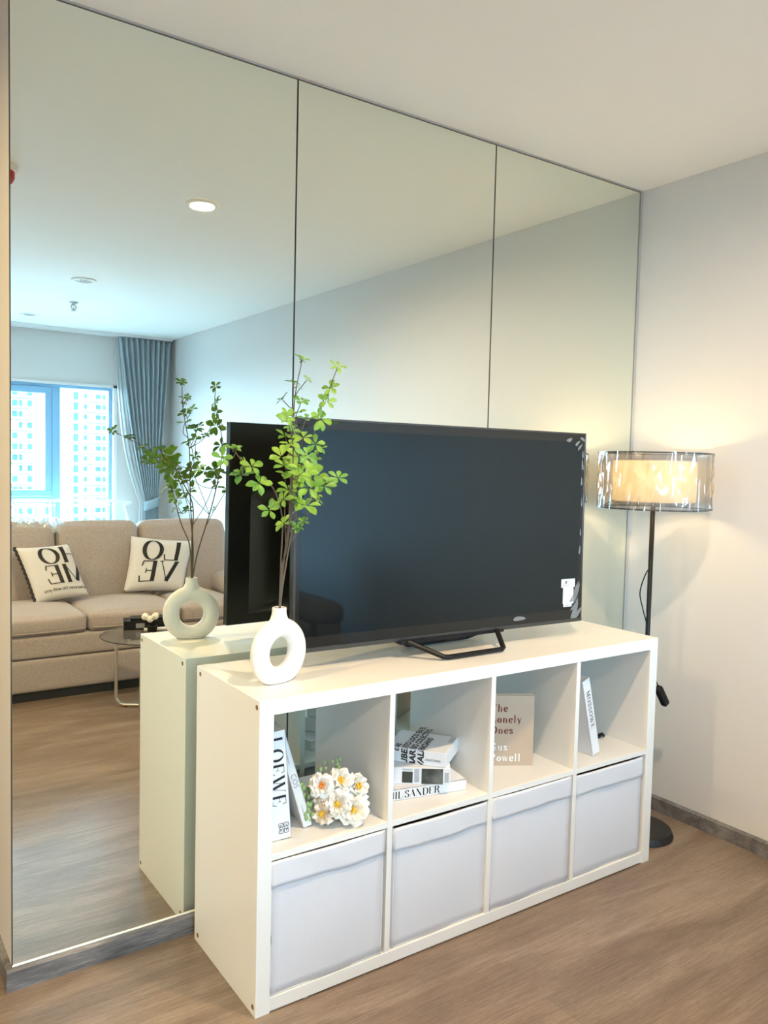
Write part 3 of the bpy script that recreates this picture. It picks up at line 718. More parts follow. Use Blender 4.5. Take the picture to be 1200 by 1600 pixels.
# stand: two flat trapezoid loops
stn = MB()
def bar(p, q_, w, h):
    p, q_ = Vector(p), Vector(q_); d = (q_-p).normalized(); n = Vector((0, 1, 0)); n = (n-d*n.dot(d)); n = n.normalized() if n.length > .2 else Vector((0, 0, 1)); m_ = d.cross(n)
    vs = []
    for e in (p-d*w*.3, q_+d*w*.3):
        for a, b in ((-1, -1), (1, -1), (1, 1), (-1, 1)): vs.append(e+n*a*w/2+m_*b*h/2)
    stn.add(vs, [(0,1,2,3),(7,6,5,4),(0,4,5,1),(1,5,6,2),(2,6,7,3),(3,7,4,0)])
for sgn in (-1, 1):
    yb = -.240+sgn*.092; yt = -.240+sgn*.02
    loop = [(.925, yt, .8185), (1.008, yb, .7775), (1.236, yb, .7775), (1.272, yt, .8185)]
    stn.tube([loop[0], Vector(loop[0]).lerp(Vector(loop[1]), .95), Vector(loop[1]).lerp(Vector(loop[2]), .05), Vector(loop[1]).lerp(Vector(loop[2]), .96), Vector(loop[2]).lerp(Vector(loop[3]), .08), loop[3]], .0085, 8)
zz = [v.z for v in stn.v]
for v in stn.v:
    if v.z < .7775: v.z = .7775-(.7775-v.z)*.75
    if v.z < .7704: v.z = .7704
stn.box((.90, -.262, .812), (1.30, -.214, .8215)); 
stn.build('stand', M['black'], tv, bevel=.001)

# ================================================================== VASE + BRANCHES
vc = Vector((.488, -.297, HZ)); vn = Vector((.255, -.967, 0)).normalized(); vx = Vector((-vn.y, vn.x, 0))
vs_ = thing('vase', vc, 'white ceramic ring vase with a round hole and short neck, left end of the shelf', 'vase')
mb = MB(); ri, ro, th = .0375, .0875, .0235
cr = (ri+ro)/2; rr = (ro-ri)/2
def ring(u, v):
    a = 2*PI*u; b = 2*PI*v; rad = cr+rr*math.cos(b); y = th*math.sin(b)
    p = vx*(rad*math.cos(a)) + Vector((0, 0, 1))*(.077+rad*math.sin(a)) + vn*y
    if p.z < .0: p.z = 0
    return vc+p
N1, N2 = 72, 28
vs2 = [ring(i/N1, j/N2) for i in range(N1) for j in range(N2)]
mb.add(vs2, [(i*N2+j, ((i+1) % N1)*N2+j, ((i+1) % N1)*N2+(j+1) % N2, i*N2+(j+1) % N2) for i in range(N1) for j in range(N2)])
# neck, wider across the ring at its foot; hollow mouth
prof = [(.0, .130, 1.0), (.055, .132, .40), (.046, .143, .46), (.034, .152, .62), (.0245, .162, .85), (.0193, .173, 1.), (.0182, .182, 1.), (.0186, .192, 1.), (.0145, .1925, 1.), (.0135, .18, 1.), (.012, .166, 1.), (.0, .165, 1.)]
nn = 32; vs3 = []
for i in range(nn):
    a = 2*PI*i/nn
    for r, z, sq in prof: vs3.append(vc+vx*r*math.cos(a)+vn*r*sq*math.sin(a)+Vector((0, 0, z)))
Pn = len(prof)
mb.add(vs3, [(i*Pn+k, ((i+1) % nn)*Pn+k, ((i+1) % nn)*Pn+k+1, i*Pn+k+1) for i in range(nn) for k in range(Pn-1)])
vo = mb.build('vase_body', M['ceramic'], vs_, smooth=True, weld=True)
rm = vo.modifiers.new('fuse', 'REMESH'); rm.mode = 'VOXEL'; rm.voxel_size = .0022; rm.use_smooth_shade = True
sm = vo.modifiers.new('soft', 'SMOOTH'); sm.factor = .5; sm.iterations = 10
MB().lathe([(0, 0), (.0125, 0)], vc+Vector((0, 0, .1795)), 20).build('mouth_shadow', M['neck_shade'], vs_, label='dark disc standing in for the shade inside the neck')  # near-black disc paints the shade inside the vase mouth

def leaf_cluster(parent, c, axis, size, seed, mtl):
    rnd = random.Random(seed); axis = Vector(axis).normalized(); x = axis.orthogonal().normalized(); y = axis.cross(x); c = Vector(c); mb = MB()
    n = rnd.choice((5, 5, 6, 6))
    for k in range(n):
        a = 2*PI*k/n+rnd.uniform(-.25, .25); L_ = size*rnd.uniform(.8, 1.15); wd = L_*rnd.uniform(.22, .27); tilt = rnd.uniform(.0, .5); dr = x*math.cos(a)+y*math.sin(a); sd = axis.cross(dr)
        droop = rnd.uniform(.15, .6)
        def fn(u, v, dr=dr, sd=sd, L_=L_, wd=wd, tilt=tilt, droop=droop):
            w = wd*(math.sin(PI*min(1, max(0, v))**1.35)**.75 if 0 < v < 1 else 0.04)
            l = L_*(.08+.92*v)
            return c+dr*l*(1-.1*droop*v)+sd*w*(2*u-1)+axis*(l*tilt-droop*l*v*.55+abs(2*u-1)*w*.35)
        mb.grid(fn, 5, 8)
    o = mb.build('leaf_cluster', mtl, parent, smooth=True)
    return o
def branch(label, main, twigs, seed):
    rnd = random.Random(seed); base = Vector(main[0])
    t = thing('leafy_branch', base, label, 'branch', 'artificial green branches in the ring vase')
    path = catmull(main, 8); N = len(path)
    MB().tube(path, [.0024*(1-.6*i/N) for i in range(N)], 8).build('stem', M['twig'], t, smooth=True)
    k = 0
    for f_, tip, sz in twigs:
        tip = Vector(tip); s_ = path[min(N-1, int(f_*(N-1)))]
        mid = s_.lerp(tip, .5)+Vector((rnd.uniform(-.01, .01), rnd.uniform(-.01, .01), -.008)); pth = catmull([s_, mid, tip], 5)
        MB().tube(pth, [.0013, *[.0011]*(len(pth)-2), .0007], 6).build('twig', M['twig'], t, smooth=True)
        ax = (tip-mid).normalized()*.5+Vector((rnd.uniform(-.5, .3), rnd.uniform(-.95, -.1), rnd.uniform(.2, .8)))
        leaf_cluster(t, tip, ax, sz*.88, seed*50+k, M['leaf'] if rnd.random() < .7 else M['leaf2']); k += 1
        if rnd.random() < .30:
            leaf_cluster(t, mid+Vector((.004, 0, .008)), (rnd.uniform(-1, 1), -.6, .8), sz*.55, seed*50+k+20, M['leaf']); k += 1
    return t
def P_(px, pyy, y):  # helper: a spot given by direction from the photographer, on the plane at depth y
    d = fw + r2*((px-600)/FPX) - u2*((pyy-800)/FPX); t = (y-CAM.y)/d.y; return CAM+d*t
mz = (vc.x, vc.y, HZ+.170)
branch('tallest green branch in the ring vase, straight up with leaf tufts', [mz, P_(441, 900, -.30), P_(452, 800, -.33), P_(456, 700, -.34), P_(461, 620, -.37), P_(472, 563, -.395)],
  [(1, P_(472, 561, -.395), .026), (.86, P_(457, 598, -.36), .022), (.82, P_(480, 593, -.39), .018), (.76, P_(441, 624, -.30), .024), (.74, P_(471, 627, -.38), .030), (.66, P_(464, 646, -.37), .036), (.62, P_(478, 655, -.35), .034), (.6, P_(452, 662, -.31), .036), (.52, P_(446, 682, -.30), .034), (.5, P_(474, 684, -.37), .036),
   (.46, P_(440, 714, -.38), .042), (.44, P_(466, 714, -.42), .044), (.38, P_(458, 735, -.40), .046), (.25, P_(451, 765, -.36), .036), (.32, P_(446, 742, -.22), .034), (.6, P_(448, 650, -.24), .03)], 3)
branch('green branch in the ring vase leaning right over the television', [mz, P_(444, 900, -.29), P_(462, 800, -.27), P_(484, 710, -.28), P_(500, 640, -.32), P_(515, 606, -.36), P_(527, 575, -.379)],
  [(1, P_(527, 573, -.379), .027), (.88, P_(517, 606, -.36), .028), (.80, P_(511, 627, -.35), .030), (.7, P_(501, 655, -.33), .038), (.68, P_(512, 661, -.30), .032), (.58, P_(493, 694, -.30), .036), (.5, P_(488, 720, -.27), .032), (.42, P_(497, 742, -.33), .044), (.38, P_(482, 762, -.38), .048), (.36, P_(506, 760, -.35), .038), (.4, P_(528, 747, -.42), .036), (.3, P_(480, 790, -.39), .042), (.3, P_(476, 742, -.37), .042), (.5, P_(498, 700, -.22), .03), (.25, P_(492, 778, -.28), .03)], 4)
branch('green branch in the ring vase reaching left and forward', [mz, P_(439, 880, -.30), P_(441, 810, -.30), P_(428, 765, -.31), P_(404, 742, -.28), P_(375, 716, -.27), P_(366, 702, -.26)],
  [(1, P_(362, 700, -.26), .030), (.95, P_(347, 716, -.25), .034), (.82, P_(377, 742, -.24), .040), (.84, P_(393, 729, -.30), .034), (.7, P_(405, 755, -.30), .036), (.42, P_(421, 797, -.32), .034), (.8, P_(376, 735, -.14), .028)], 5)
branch('green branch in the ring vase bending far forward into the room', [mz, P_(440, 890, -.31), (.475, -.36, 1.13), (.452, -.42, 1.27), (.41, -.50, 1.36), (.345, -.60, 1.412)],
  [(1, (.335, -.61, 1.420), .026), (.93, (.375, -.56, 1.40), .022), (.84, (.40, -.50, 1.37), .03), (.8, (.43, -.53, 1.345), .034), (.72, (.405, -.47, 1.32), .036), (.66, (.455, -.45, 1.30), .038), (.58, (.44, -.40, 1.24), .034), (.55, (.475, -.42, 1.23), .036), (.47, (.465, -.36, 1.18), .03), (.45, (.50, -.36, 1.17), .026)], 6)

# ================================================================== FLOOR LAMP
lc = Vector((1.990, -.283, 0))
lamp = thing('floor_lamp', lc, 'black floor lamp with a lit drum shade still in plastic wrap, in the corner', 'lamp')
MB().lathe([(0, 0), (.118, 0), (.120, .004), (.112, .024), (.103, .030), (.012, .033), (.010, .05), (0, .05)], lc, 56).build('base', M['black_satin'], lamp, smooth=False)
MB().tube([lc+Vector((0, 0, .03)), lc+Vector((0, 0, 1.235))], .0085, 14).build('pole', M['black'], lamp, smooth=True)
z0, z1 = 1.196, 1.392; RO, RI = .188, .144
def drum(r, a, b, n=72): return MB().grid(lambda u, v: lc+Vector((r*math.cos(2*PI*u), r*math.sin(2*PI*u), a+(b-a)*v)), n, 6, closeu=True)
so_ = drum(RO, z0, z1).build('outer_shade', M['shade_out'], lamp, smooth=True, label='see-through grey organza outer shade')
si_ = drum(RI, z0+.024, z1-.026).build('inner_shade', M['shade_in'], lamp, smooth=True, label='glowing cream inner shade')
for zz_, r in ((z0, RO), (z1, RO)):
    MB().tube([lc+Vector((r*math.cos(2*PI*i/72), r*math.sin(2*PI*i/72), zz_)) for i in range(72)], .0028, 6, closed=True).build('shade_rim', M['black'], so_, smooth=True)
for zz_ in (z0+.024, z1-.026):
    MB().tube([lc+Vector((RI*math.cos(2*PI*i/72), RI*math.sin(2*PI*i/72), zz_)) for i in range(72)], .0016, 6, closed=True).build('shade_rim', M['trim_grey'], si_, smooth=True)
sp_ = MB()
for k in range(3):
    a = k*2*PI/3+.4
    sp_.tube([lc+Vector((.01*math.cos(a), .01*math.sin(a), 1.24)), lc+Vector((RI*math.cos(a), RI*math.sin(a), z0+.024)), lc+Vector((RO*math.cos(a), RO*math.sin(a), z0))], .0018, 6)
sp_.build('spider_frame', M['black'], lamp)
MB().lathe([(.0, 0), (.017, 0), (.017, .05), (0, .05)], lc+Vector((0, 0, 1.232)), 20).build('bulb_socket', M['black'], lamp)
bulb_mat = mat('bulb_glow', (1, 1, 1), .3, emit=(1, .74, .42), es=11)
MB().sphere(lc+Vector((0, 0, 1.302)), .024, 20, 12).build('bulb', bulb_mat, lamp, smooth=True)
light('lamp_bulb_glow', 'POINT', lc+Vector((0, 0, 1.302)), 4.0, (1.0, .74, .36), shadow_soft_size=.028)
def wrapf(u, v):
    a = 2*PI*u; k = .5+.5*math.sin(5*a+1.3); cr_ = .003*math.sin(23*a+5*v)+.002*math.sin(41*a-9*v)+.0025*math.sin(9*a+14*v)*math.sin(PI*v)
    r = RO+.006+cr_+.010*math.sin(PI*v)*max(0, math.cos(a-PI*1.19))**8
    return lc+Vector((r*math.cos(a), r*math.sin(a), z0-.003+(z1-z0+.006)*v))
MB().grid(wrapf, 160, 14, closeu=True).build('plastic_wrap', M['wrap'], lamp, smooth=True, label='crinkled clear plastic wrap round the shade')
cp = catmull([lc+Vector((-.006, -.006, .985)), lc+Vector((-.022, .004, .955)), lc+Vector((-.032, .016, .89)), lc+Vector((-.022, .008, .83)), lc+Vector((-.009, -.004, .76)), lc+Vector((-.012, -.012, .66)), lc+Vector((.01, -.02, .60)), lc+Vector((.035, -.03, .548))], 6)
cord = MB().tube(cp, .0024, 6).build('power_cord', M['black'], lamp, smooth=True)
pT = frame(lc+Vector((.052, -.034, .512)), (.5, -.1, -.86), (0, 1, 0), (.86, 0, .5))
pb = MB().rbox((0, 0, 0), (.040, .012, .014), .006, 4); pb.v = [pT @ v for v in pb.v]
pb.build('plug', M['black'], cord, smooth=True)

# ================================================================== CEILING FITTINGS
def downlight(x, y, lit, label):
    t = thing('downlight', (x, y, CEIL), label, 'ceiling light', 'round downlights set in the ceiling')
    MB().lathe([(.074, -.0005), (.074, -.004), (.062, -.009), (.050, -.007), (.047, -.002)], (x, y, CEIL), 40).build('trim_ring', M['ceiling'], t, smooth=True)
    MB().lathe([(0, -.0035), (.049, -.0035)], (x, y, CEIL), 32).build('lens', M['lens_on' if lit else 'lens_off'], t)
    if not lit:
        for s in (-1, 1): MB().box((x+s*.012-.004, y-.04, CEIL-.0062), (x+s*.012+.004, y+.04, CEIL-.0038)).build('lens_bar', M['trim_grey'], t)
    return t
downlight(.902, -1.271, True, 'lit round downlight in the ceiling nearest the mirror, seen reflected')
downlight(.889, -3.148, False, 'unlit round downlight in the ceiling above the sofa')
downlight(.878, -4.697, False, 'unlit round downlight in the ceiling nearest the window')
sp = thing('sprinkler', (1.024, -3.945, CEIL), 'small metal fire sprinkler head hanging from the ceiling between two unlit downlights', 'sprinkler')
c = Vector((1.024, -3.945, CEIL))
MB().lathe([(0, -.0005), (.032, -.0005), (.028, -.006), (.010, -.010), (.010, -.022), (0, -.022)], c, 24).build('collar', M['brass'], sp, smooth=True)
MB().tube([c+Vector((-.012, 0, -.018)), c+Vector((-.018, 0, -.038)), c+Vector((0, 0, -.058)), c+Vector((.018, 0, -.038)), c+Vector((.012, 0, -.018))], .004, 6).tube([c+Vector((0, 0, -.02)), c+Vector((0, 0, -.058))], .003, 6).lathe([(0, -.058), (.018, -.058), (.018, -.061), (0, -.061)], c, 16).build('frame_arms', M['brass'], sp)
al = thing('fire_alarm', (.132, -1.325, CEIL), 'round red fire alarm beacon on the ceiling at the left edge of the mirror', 'fire alarm')
c = Vector((.120, -1.325, CEIL))
MB().lathe([(0, 0), (.055, 0), (.055, -.014), (.046, -.018), (0, -.018)], c, 32).build('mounting_plate', M['ceiling'], al, smooth=False)
MB().lathe([(.044, -.018), (.044, -.04), (.036, -.058), (.018, -.068), (0, -.07)], c, 32).build('red_dome', M['red'], al, smooth=True)

# ================================================================== SOFA (seen in the mirror)
sx0, sx1 = .02, 1.925; fy = -2.505
sofa = thing('sofa', ((sx0+sx1)/2, -2.95, 0), 'beige fabric three-seat sofa with tufted back, reflected in the mirror', 'sofa')
MB().box((sx0+.03, -3.36, 0), (sx1-.03, fy-.012, .06)).build('plinth', M['sofa_dark'], sofa, label='dark recessed plinth')
MB().rbox(((sx0+sx1)/2, (fy-3.38)/2, .138), ((sx1-sx0)/2, (3.38+fy)/2, .092), .018, 8).build('base_panel', M['fabric'], sofa, smooth=True)
MB().rbox(((sx0+sx1)/2, (fy-3.38)/2-.002, .292), ((sx1-sx0)/2-.004, (3.38+fy)/2-.002, .062), .018, 8).build('front_rail', M['fabric'], sofa, smooth=True)
sc_ = [(.205, .752), (.760, 1.300), (1.308, 1.70)]
for a, b in sc_:
    o = MB().rbox(((a+b)/2, (fy-.01-3.10)/2, .405), ((b-a)/2, (3.10+fy-.01)/2, .055), .030, 14, puff=(.0, .012, .028)).build('seat_cushion', M['fabric'], sofa, smooth=True)
    zc = .377
    MB().tube([(a+.012, fy-.006, zc), (a+.10, fy+.003, zc-.002), ((a+b)/2, fy+.006, zc-.003), (b-.10, fy+.003, zc-.002), (b-.012, fy-.006, zc)], .0035, 6).build('piping', M['fabric'], o, smooth=True)
lean = math.radians(10)
bc = [(.215, .722), (.727, 1.240), (1.245, 1.85)]
for a, b in bc:
    hw = (b-a)/2
    def dfm(p, u, hw=hw):
        # two tufting dimples and a cross seam on the face, soft rolled top
        if u.y > 0:
            k = 0
            for tx_ in (-.42, .42): k += math.exp(-(((u.x-tx_)/.14)**2+((u.z-.05)/.10)**2))
            k2 = .45*math.exp(-((u.z-.05)/.035)**2)
            p = p-Vector((0, (.034*k+.014*k2)*max(0, u.y)**2, 0))
        if u.z > 0: p.y -= .010*u.z**2
        return p
    Tm = Matrix.Rotation(lean, 4, 'X')
    MB().rbox(((a+b)/2, -3.175, .660), (hw, .085, .262), .055, 20, puff=(.0, .022, .012), T=Tm, deform=dfm).build('back_cushion', M['fabric'], sofa, smooth=True)
MB().rbox(((sx0+sx1)/2, -3.33, .50), ((sx1-sx0)/2, .055, .37), .03, 8, T=Matrix.Rotation(math.radians(5), 4, 'X')).build('back_frame', M['fabric'], sofa, smooth=True)
for a in (sx0+.10, sx1-.11):
    MB().rbox((a, (fy-.01-3.3)/2, .33), (.080, (3.3+fy-.01)/2, .13), .03, 8).rbox((a, (fy-3.3)/2, .495), (.108, (3.3+fy-.0)/2, .078), .074, 12).build('armrest', M['fabric'], sofa, smooth=True)
# crinkled protective plastic over the left part of the back
def pf(u, v):
    x = .16+u*.62; rr = .075; a = PI*v
    w_ = .010*math.sin(31*u+4*v)+.008*math.sin(57*u-3*v)+.006*math.sin(90*u+7*v)
    return Vector((x, -3.235+rr*math.cos(a)*1.3, .905+.030*math.sin(a)+w_+(-.05 if v < .02 or v > .98 else 0)))
ov = MB().grid(pf, 90, 12).build('plastic_cover', see_through('sofa_plastic', (.85, .92, .95), .35, .1, .12), smooth=True)
tag(ov, 'crinkled clear plastic sheet lying over the left part of the sofa back', 'plastic sheet')

# ------------------------------------------------------------------ throw pillows
def pillow(name, BL, BR, TL, TR, thick, label, lines, tagline=None, trim=False):
    """corners as seen from the front (reader's left/right)"""
    BL, BR, TL, TR = map(Vector, (BL, BR, TL, TR)); nrm = (BR-BL).cross(TL-BL).normalized()   # faces the reader
    t = thing(name, (BL+BR)/2, label, 'cushion', 'black and white word cushions on the sofa')
    def surf(u, v, side):
        s, r = 2*u-1, 2*v-1
        pin = .055
        u2_, v2_ = .5+.5*s*(1-pin*(1-r*r)), .5+.5*r*(1-pin*(1-s*s))
        p = BL*(1-u2_)*(1-v2_)+BR*u2_*(1-v2_)+TL*(1-u2_)*v2_+TR*u2_*v2_
        h = thick*(max(0, (1-s**4)*(1-r**4)))**.55*(1-.12*math.sin(5*s+3*r)*(s*s+r*r))
        return p+nrm*h*side
    mb = MB().grid(lambda u, v: surf(u, v, 1), 28, 28).grid(lambda u, v: surf(u, v, -1), 28, 28)
    mb.build('pillow_cover', M['pillow'], t, smooth=True, weld=True)
    def place_in(x0, y0, s):
        return lambda a, b: surf(min(.99, max(.012+.02*max(0, x0+a*s[0]+.1), x0+a*s[0])), min(.985, max(.015, y0+b*s[1])), 1)+nrm*.0025
    mb = MB()
    for s, x0, y0, sc in lines: serif_text(mb, s, place_in(x0, y0, sc), -.02, 1.25, 1.2)
    mb.build('printed_lettering', M['ink'], t)
    if tagline:
        s, x0, y0, sc = tagline
        plain_text(s, lambda a, b: surf(x0+a, y0+b, 1)+nrm*.0022, sc).build('small_lettering', M['ink'], t)
    if trim:
        pts = [surf(1.0, i/24, 1)+Vector((-.004 if i % 2 else .004, 0, 0)) for i in range(25)]
        tr = MB().tube(pts, .010, 6); tr.build('dark_piping', M['ink'], t, smooth=True, label='black trim down one side')
    return t
# x grows to the reader's left, so the left corners have the larger x
pillow('throw_pillow', (.862, -2.90, .492), (.548, -2.86, .470), (.775, -3.04, .800), (.462, -3.02, .790), .055, 'white cushion printed HOME with small line of text, at the left of the mirrored sofa',
       [('HO', -.10, .62, (.42, .31)), ('ME', -.08, .25, (.40, .33))], ('wherever I\'m with you', .02, .12, .088), trim=True)
pillow('throw_pillow', (1.452, -2.90, .475), (1.066, -2.90, .500), (1.585, -3.05, .790), (1.160, -3.05, .835), .058, 'white cushion printed LOVE, leaning on the middle of the mirrored sofa back',
       [('LO', .19, .54, (.37, .37)), ('VE', .19, .14, (.37, .37))])

# ================================================================== COFFEE TABLE
tc = Vector((.970, -2.092, 0)); th_ = .40; R_ = .2578
ct = thing('coffee_table', tc, 'small round glass coffee table with bent chrome legs in front of the sofa', 'table')
MB().lathe([(0, th_-.008), (R_-.002, th_-.008), (R_, th_-.006), (R_, th_-.002), (R_-.002, th_), (0, th_)], tc, 72).build('tabletop', M['glass'], ct, smooth=False, label='round tinted glass top')
MB().tube([tc+Vector((R_*math.cos(2*PI*i/72), R_*math.sin(2*PI*i/72), th_-.004)) for i in range(72)], .0022, 6, closed=True).build('glass_rim', M['sofa_dark'], ct, smooth=True)
def loop(angle):
    d = Vector((math.cos(angle), math.sin(angle), 0)); r = .185; c_ = .045; zt_, zb_ = th_-.018, .012; pts = []
    for cx, cz, a0 in ((r-c_, zt_-c_, 0), (-(r-c_), zt_-c_, PI/2), (-(r-c_), zb_+c_, PI), (r-c_, zb_+c_, 3*PI/2)):
        for k in range(7):
            a = a0+PI/2*k/6; pts.append(tc+d*(cx+c_*math.cos(a))+Vector((0, 0, cz+c_*math.sin(a))))
    return pts
for a in (math.radians(214), math.radians(124)):
    lp = loop(a)
    if a > 3: pass
    else: lp = [p+Vector((0, 0, .0)) for p in lp]
    MB().tube(lp, .0095, 10, closed=True).build('leg_loop', M['chrome'], ct, smooth=True)
for a in (34, 124, 214, 304):
    d = Vector((math.cos(math.radians(a)), math.sin(math.radians(a)), 0)); MB().lathe([(0, 0), (.009, 0), (.009, .004), (0, .004)], tc+d*.13, 12).build('foot_pad', M['black'], ct)
# tray box, candle tube, flower pot on the glass
zt = th_+.0006
bT = frame((.868, -2.232, zt), Vector((.222, .061, 0)), Vector((-.061, .222, 0)), (0, 0, 1))
tb = thing('gift_box', bT @ Vector((.10, -.06, 0)), 'flat black box lying on the glass coffee table', 'box')
MB().box((0, -.12, 0), (.215, 0, .048), bT).build('box_body', M['black'], tb, bevel=.001)
MB().box((.062, -.0002, .010), (.108, .0006, .036), bT).build('printed_panel', M['ink_grey'], tb).location = (0, 0, 0)
bk2 = MB().box((.035, -.11, .0488), (.21, -.02, .060), bT).build('book', M['black'], None, bevel=.001); tag(bk2, 'thin black book on top of the flat black box', 'book')
# pot (between box and mirror)
pc = Vector((.985, -2.118, zt))
pot = thing('flower_pot', pc, 'little black pot with two white pompom flowers on the glass table', 'flower pot')
MB().lathe([(0, 0), (.024, 0), (.027, .02), (.030, .036), (.024, .038), (.020, .03), (0, .03)], pc, 8).build('pot', M['black'], pot)
for k, (dx, dy, dz) in enumerate(((.012, .012, .090), (-.035, -.012, .086), (-.012, .005, .075))):
    h_ = pc+Vector((dx, dy, dz)); st = MB().tube([pc+Vector((0, 0, .03)), h_], .0016, 6).build('flower_stem', M['black'], pot)
    pp = MB(); rnd = random.Random(k)
    for j in range(46):
        v = Vector((rnd.gauss(0, 1), rnd.gauss(0, 1), rnd.gauss(0, 1)+.3)).normalized(); pp.sphere(h_+v*.015, .0055, 6, 5)
    pp.sphere(h_, .015, 10, 8); pp.build('pompom_blossom', M['petal'], st, smooth=True)
cT = frame((1.045, -2.150, zt+.0095), (1, .14, 0), (-.14, 1, 0), (0, 0, 1))
cn = MB().tube([cT @ Vector((-.090, .0, 0)), cT @ Vector((.09, .0, 0))], .0085, 14); 
tag(cn.build('candle', M['paper'], smooth=True), 'white candle lying beside the little black pot on the glass table', 'candle')

# ================================================================== BED (white metal, behind the sofa)
bed = thing('bed', (.92, -4.25, 0), 'white metal bed behind the sofa, only its curved end rail showing', 'bed')
def rail(y, zr, x0_, x1_, nm):
    pts = [(x0_, y, 0), (x0_, y, zr-.16), (x0_+.035, y, zr-.05), (x0_+.11, y, zr), (x1_-.11, y, zr), (x1_-.035, y, zr-.05), (x1_, y, zr-.16), (x1_, y, 0)]
    pts = [pts[0]]+[tuple(p) for p in catmull(pts[1:-1], 6)]+[pts[-1]]
    f_ = MB().tube(pts, .0125, 10).build(nm, M['bed_metal'], bed, smooth=True)
    n = 11
    for k in range(n):
        xx = .08+.1525*k
        if xx > x1_-.1: break
        MB().tube([(xx, y, .38), (xx, y, zr-.035)], .006, 6).sphere((xx, y, zr-.036), .013, 10, 8).tube([(xx, y, zr-.03), (xx, y, zr)], .005, 6).build('baluster', M['bed_metal'], f_, smooth=True)
    MB().tube([(x0_, y, .38), (x1_, y, .38)], .010, 8).build('cross_bar', M['bed_metal'], f_, smooth=True)
rail(-5.08, .957, -.05, 1.77, 'headboard')
MB().box((-.03, -5.04, .26), (-.0, -3.52, .32)).box((1.72, -5.04, .26), (1.75, -3.52, .32)).box((-.03, -3.55, .26), (1.75, -3.52, .32)).build('side_rails', M['bed_metal'], bed)
for xx in (-.015, 1.735): MB().tube([(xx, -3.535, 0), (xx, -3.535, .30)], .012, 8).build('leg', M['bed_metal'], bed, smooth=True)
MB().rbox((.86, -4.28, .42), (.87, .75, .10), .05, 10, puff=(0, 0, .01)).build('mattress', M['quilt'], bed, smooth=True)
qb = MB().rbox((.86, -4.15, .56), (.86, .58, .045), .04, 12, puff=(0, 0, .02), deform=lambda p, u: p+Vector((0, 0, .008*math.sin(9*u.x+3*u.y)+.006*math.sin(7*u.y-4*u.x)))).build('quilt', M['quilt'], None, smooth=True)
tag(qb, 'white quilt spread over the bed behind the sofa', 'quilt')

# ================================================================== CURTAINS
XLK, XRK = 'left', 'right'
def itp(which, z):
    t = (2.42-z)/1.483
    if t <= 1: k = .75*t+.25*t**3
    else: k = 1-.10*math.sin(min(1, (t-1)*1.6)*PI/2)
    L_, R_e, Sx = 1.702+.251*k, 2.178-.105*(t if t < 1 else k), 1.685+.235*(k if t > 1 else .42*t+.58*t**4)
    return L_ if which is XLK else R_e if which is XRK else Sx
cur = thing('curtain', (1.99, -5.16, 0), 'grey-blue pleated curtain tied back beside the window', 'curtain')
def cf(u, v):
    z = .02+v*2.385; a, b = itp(XLK, z), itp(XRK, z); amp = .022*min(1, .25+.75*(b-a)/.42)
    return Vector((a+(b-a)*u, -5.165+amp*math.sin(2*PI*9.5*u), z))
o = MB().grid(cf, 190, 50).build('drape', M['curtain'], cur, smooth=True); o.modifiers.new('s', 'SOLIDIFY').thickness = .0015
tieb = MB().grid(lambda u, v: Vector((2.013+(.074)*math.cos(2*PI*u), -5.165+.050*math.sin(2*PI*u), .885+v*.085+.028*math.cos(2*PI*u))), 40, 5, closeu=True)
tieb.build('tieback', M['curtain'], cur, smooth=True).modifiers.new('s', 'SOLIDIFY').thickness = .003
shr = thing('sheer_curtain', (1.86, -5.235, 0), 'thin white sheer curtain gathered behind the grey-blue curtain', 'curtain')
XS = 'sheer'
MB().grid(lambda u, v: Vector((itp(XS, .02+v*2.385)+(itp(XLK, .02+v*2.385)+.10-itp(XS, .02+v*2.385))*u, -5.240+.013*math.sin(2*PI*5*u), .02+v*2.385)), 90, 40).build('sheer_drape', M['sheer'], shr, smooth=True)
ctk = thing('curtain_track', (.75, -5.2, CEIL), 'white double curtain track along the ceiling above the window', 'curtain track')
MB().box((-.9, -5.175, CEIL-.022), (2.19, -5.150, CEIL-.0005)).build('front_rail', M['track'], ctk, bevel=.002)
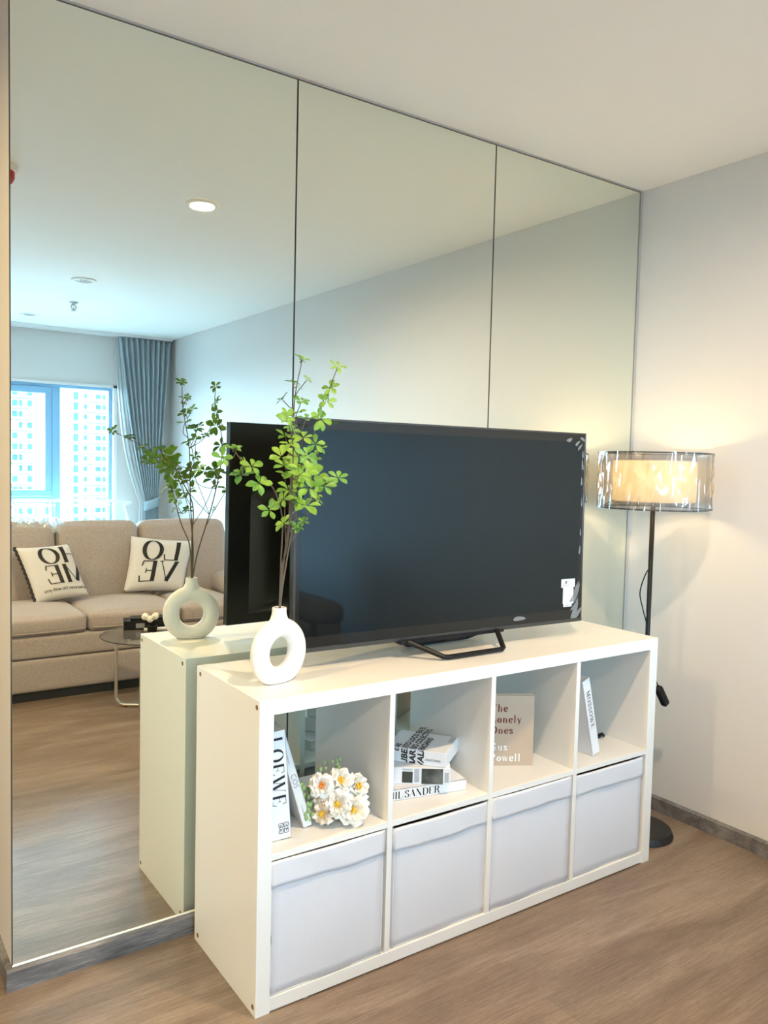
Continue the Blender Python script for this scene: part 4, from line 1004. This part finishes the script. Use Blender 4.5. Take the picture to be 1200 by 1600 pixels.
MB().box((-.9, -5.250, CEIL-.022), (2.19, -5.228, CEIL-.0005)).build('rear_rail', M['track'], ctk, bevel=.002)

# ================================================================== OUTSIDE
YF = -220.
struct_ground = MB().box((-300, -500, -42), (400, -8, -40)).build('ground', M['street']); struct(struct_ground)
def tower(name, label, x0_, x1_, z1_, pieces):
    t = thing(name, ((x0_+x1_)/2, YF-10, -40), label, 'building', 'pale apartment towers outside the window')
    MB().box((x0_, YF-20, -40), (x1_, YF, z1_)).build('walls', M['facade'], t)
    return t
tA = tower('apartment_tower', 'white apartment tower with teal windows seen through the right window pane', 49.5, 70, 34, None)
def panel(t, nm, a, b, z0_, z1_, d, m): return MB().box((a, YF, z0_), (b, YF+d, z1_)).build(nm, m, t)
panel(tA, 'pink_strip', 50.8, 53.1, -20, 3.5, .4, M['facade_pink'])
panel(tA, 'violet_strip', 50.8, 53.1, 3.5, 30, .3, mat('facade_blush', (.10, .078, .072), .8, spec=.1))
FH = 2.75
for k in range(17):
    z = 18.6-FH*k
    if z < -24: break
    panel(tA, 'stair_window', 53.9, 55.05, z-1.9, z, .15, M['teal'])
    if k < 14:
        panel(tA, 'ledge', 56.2, 62.9, z-2.35, z-2.15, .9, M['facade'])
        wd = M['teal'] if k % 3 == 0 else M['teal_dark']
        for (a, b) in ((56.6, 57.3), (59.6, 60.9), (61.5, 62.2)): panel(tA, 'window', a, b, z-1.5, z-.35, .12, wd)
tB = tower('apartment_tower', 'white apartment tower with teal windows seen through the left window pane', 20, 49.2, 34, None)
panel(tB, 'violet_strip', 44.6, 46.6, -14, 30, .4, M['facade_violet'])
for k in range(15):
    z = 18.6-FH*k
    panel(tB, 'stair_window', 47.0, 47.7, z-1.9, z, .15, M['teal'])
    panel(tB, 'ledge', 38.0, 44.0, z-2.35, z-2.15, .9, M['facade'])
    wd = M['teal'] if k % 4 < 2 else M['teal_dark']
    for (a, b) in ((39.0, 40.2), (40.6, 41.4), (42.6, 43.7)):
        if (k*3+int(a)) % 4: panel(tB, 'window', a, b, z-1.7, z-.3, .12, wd)
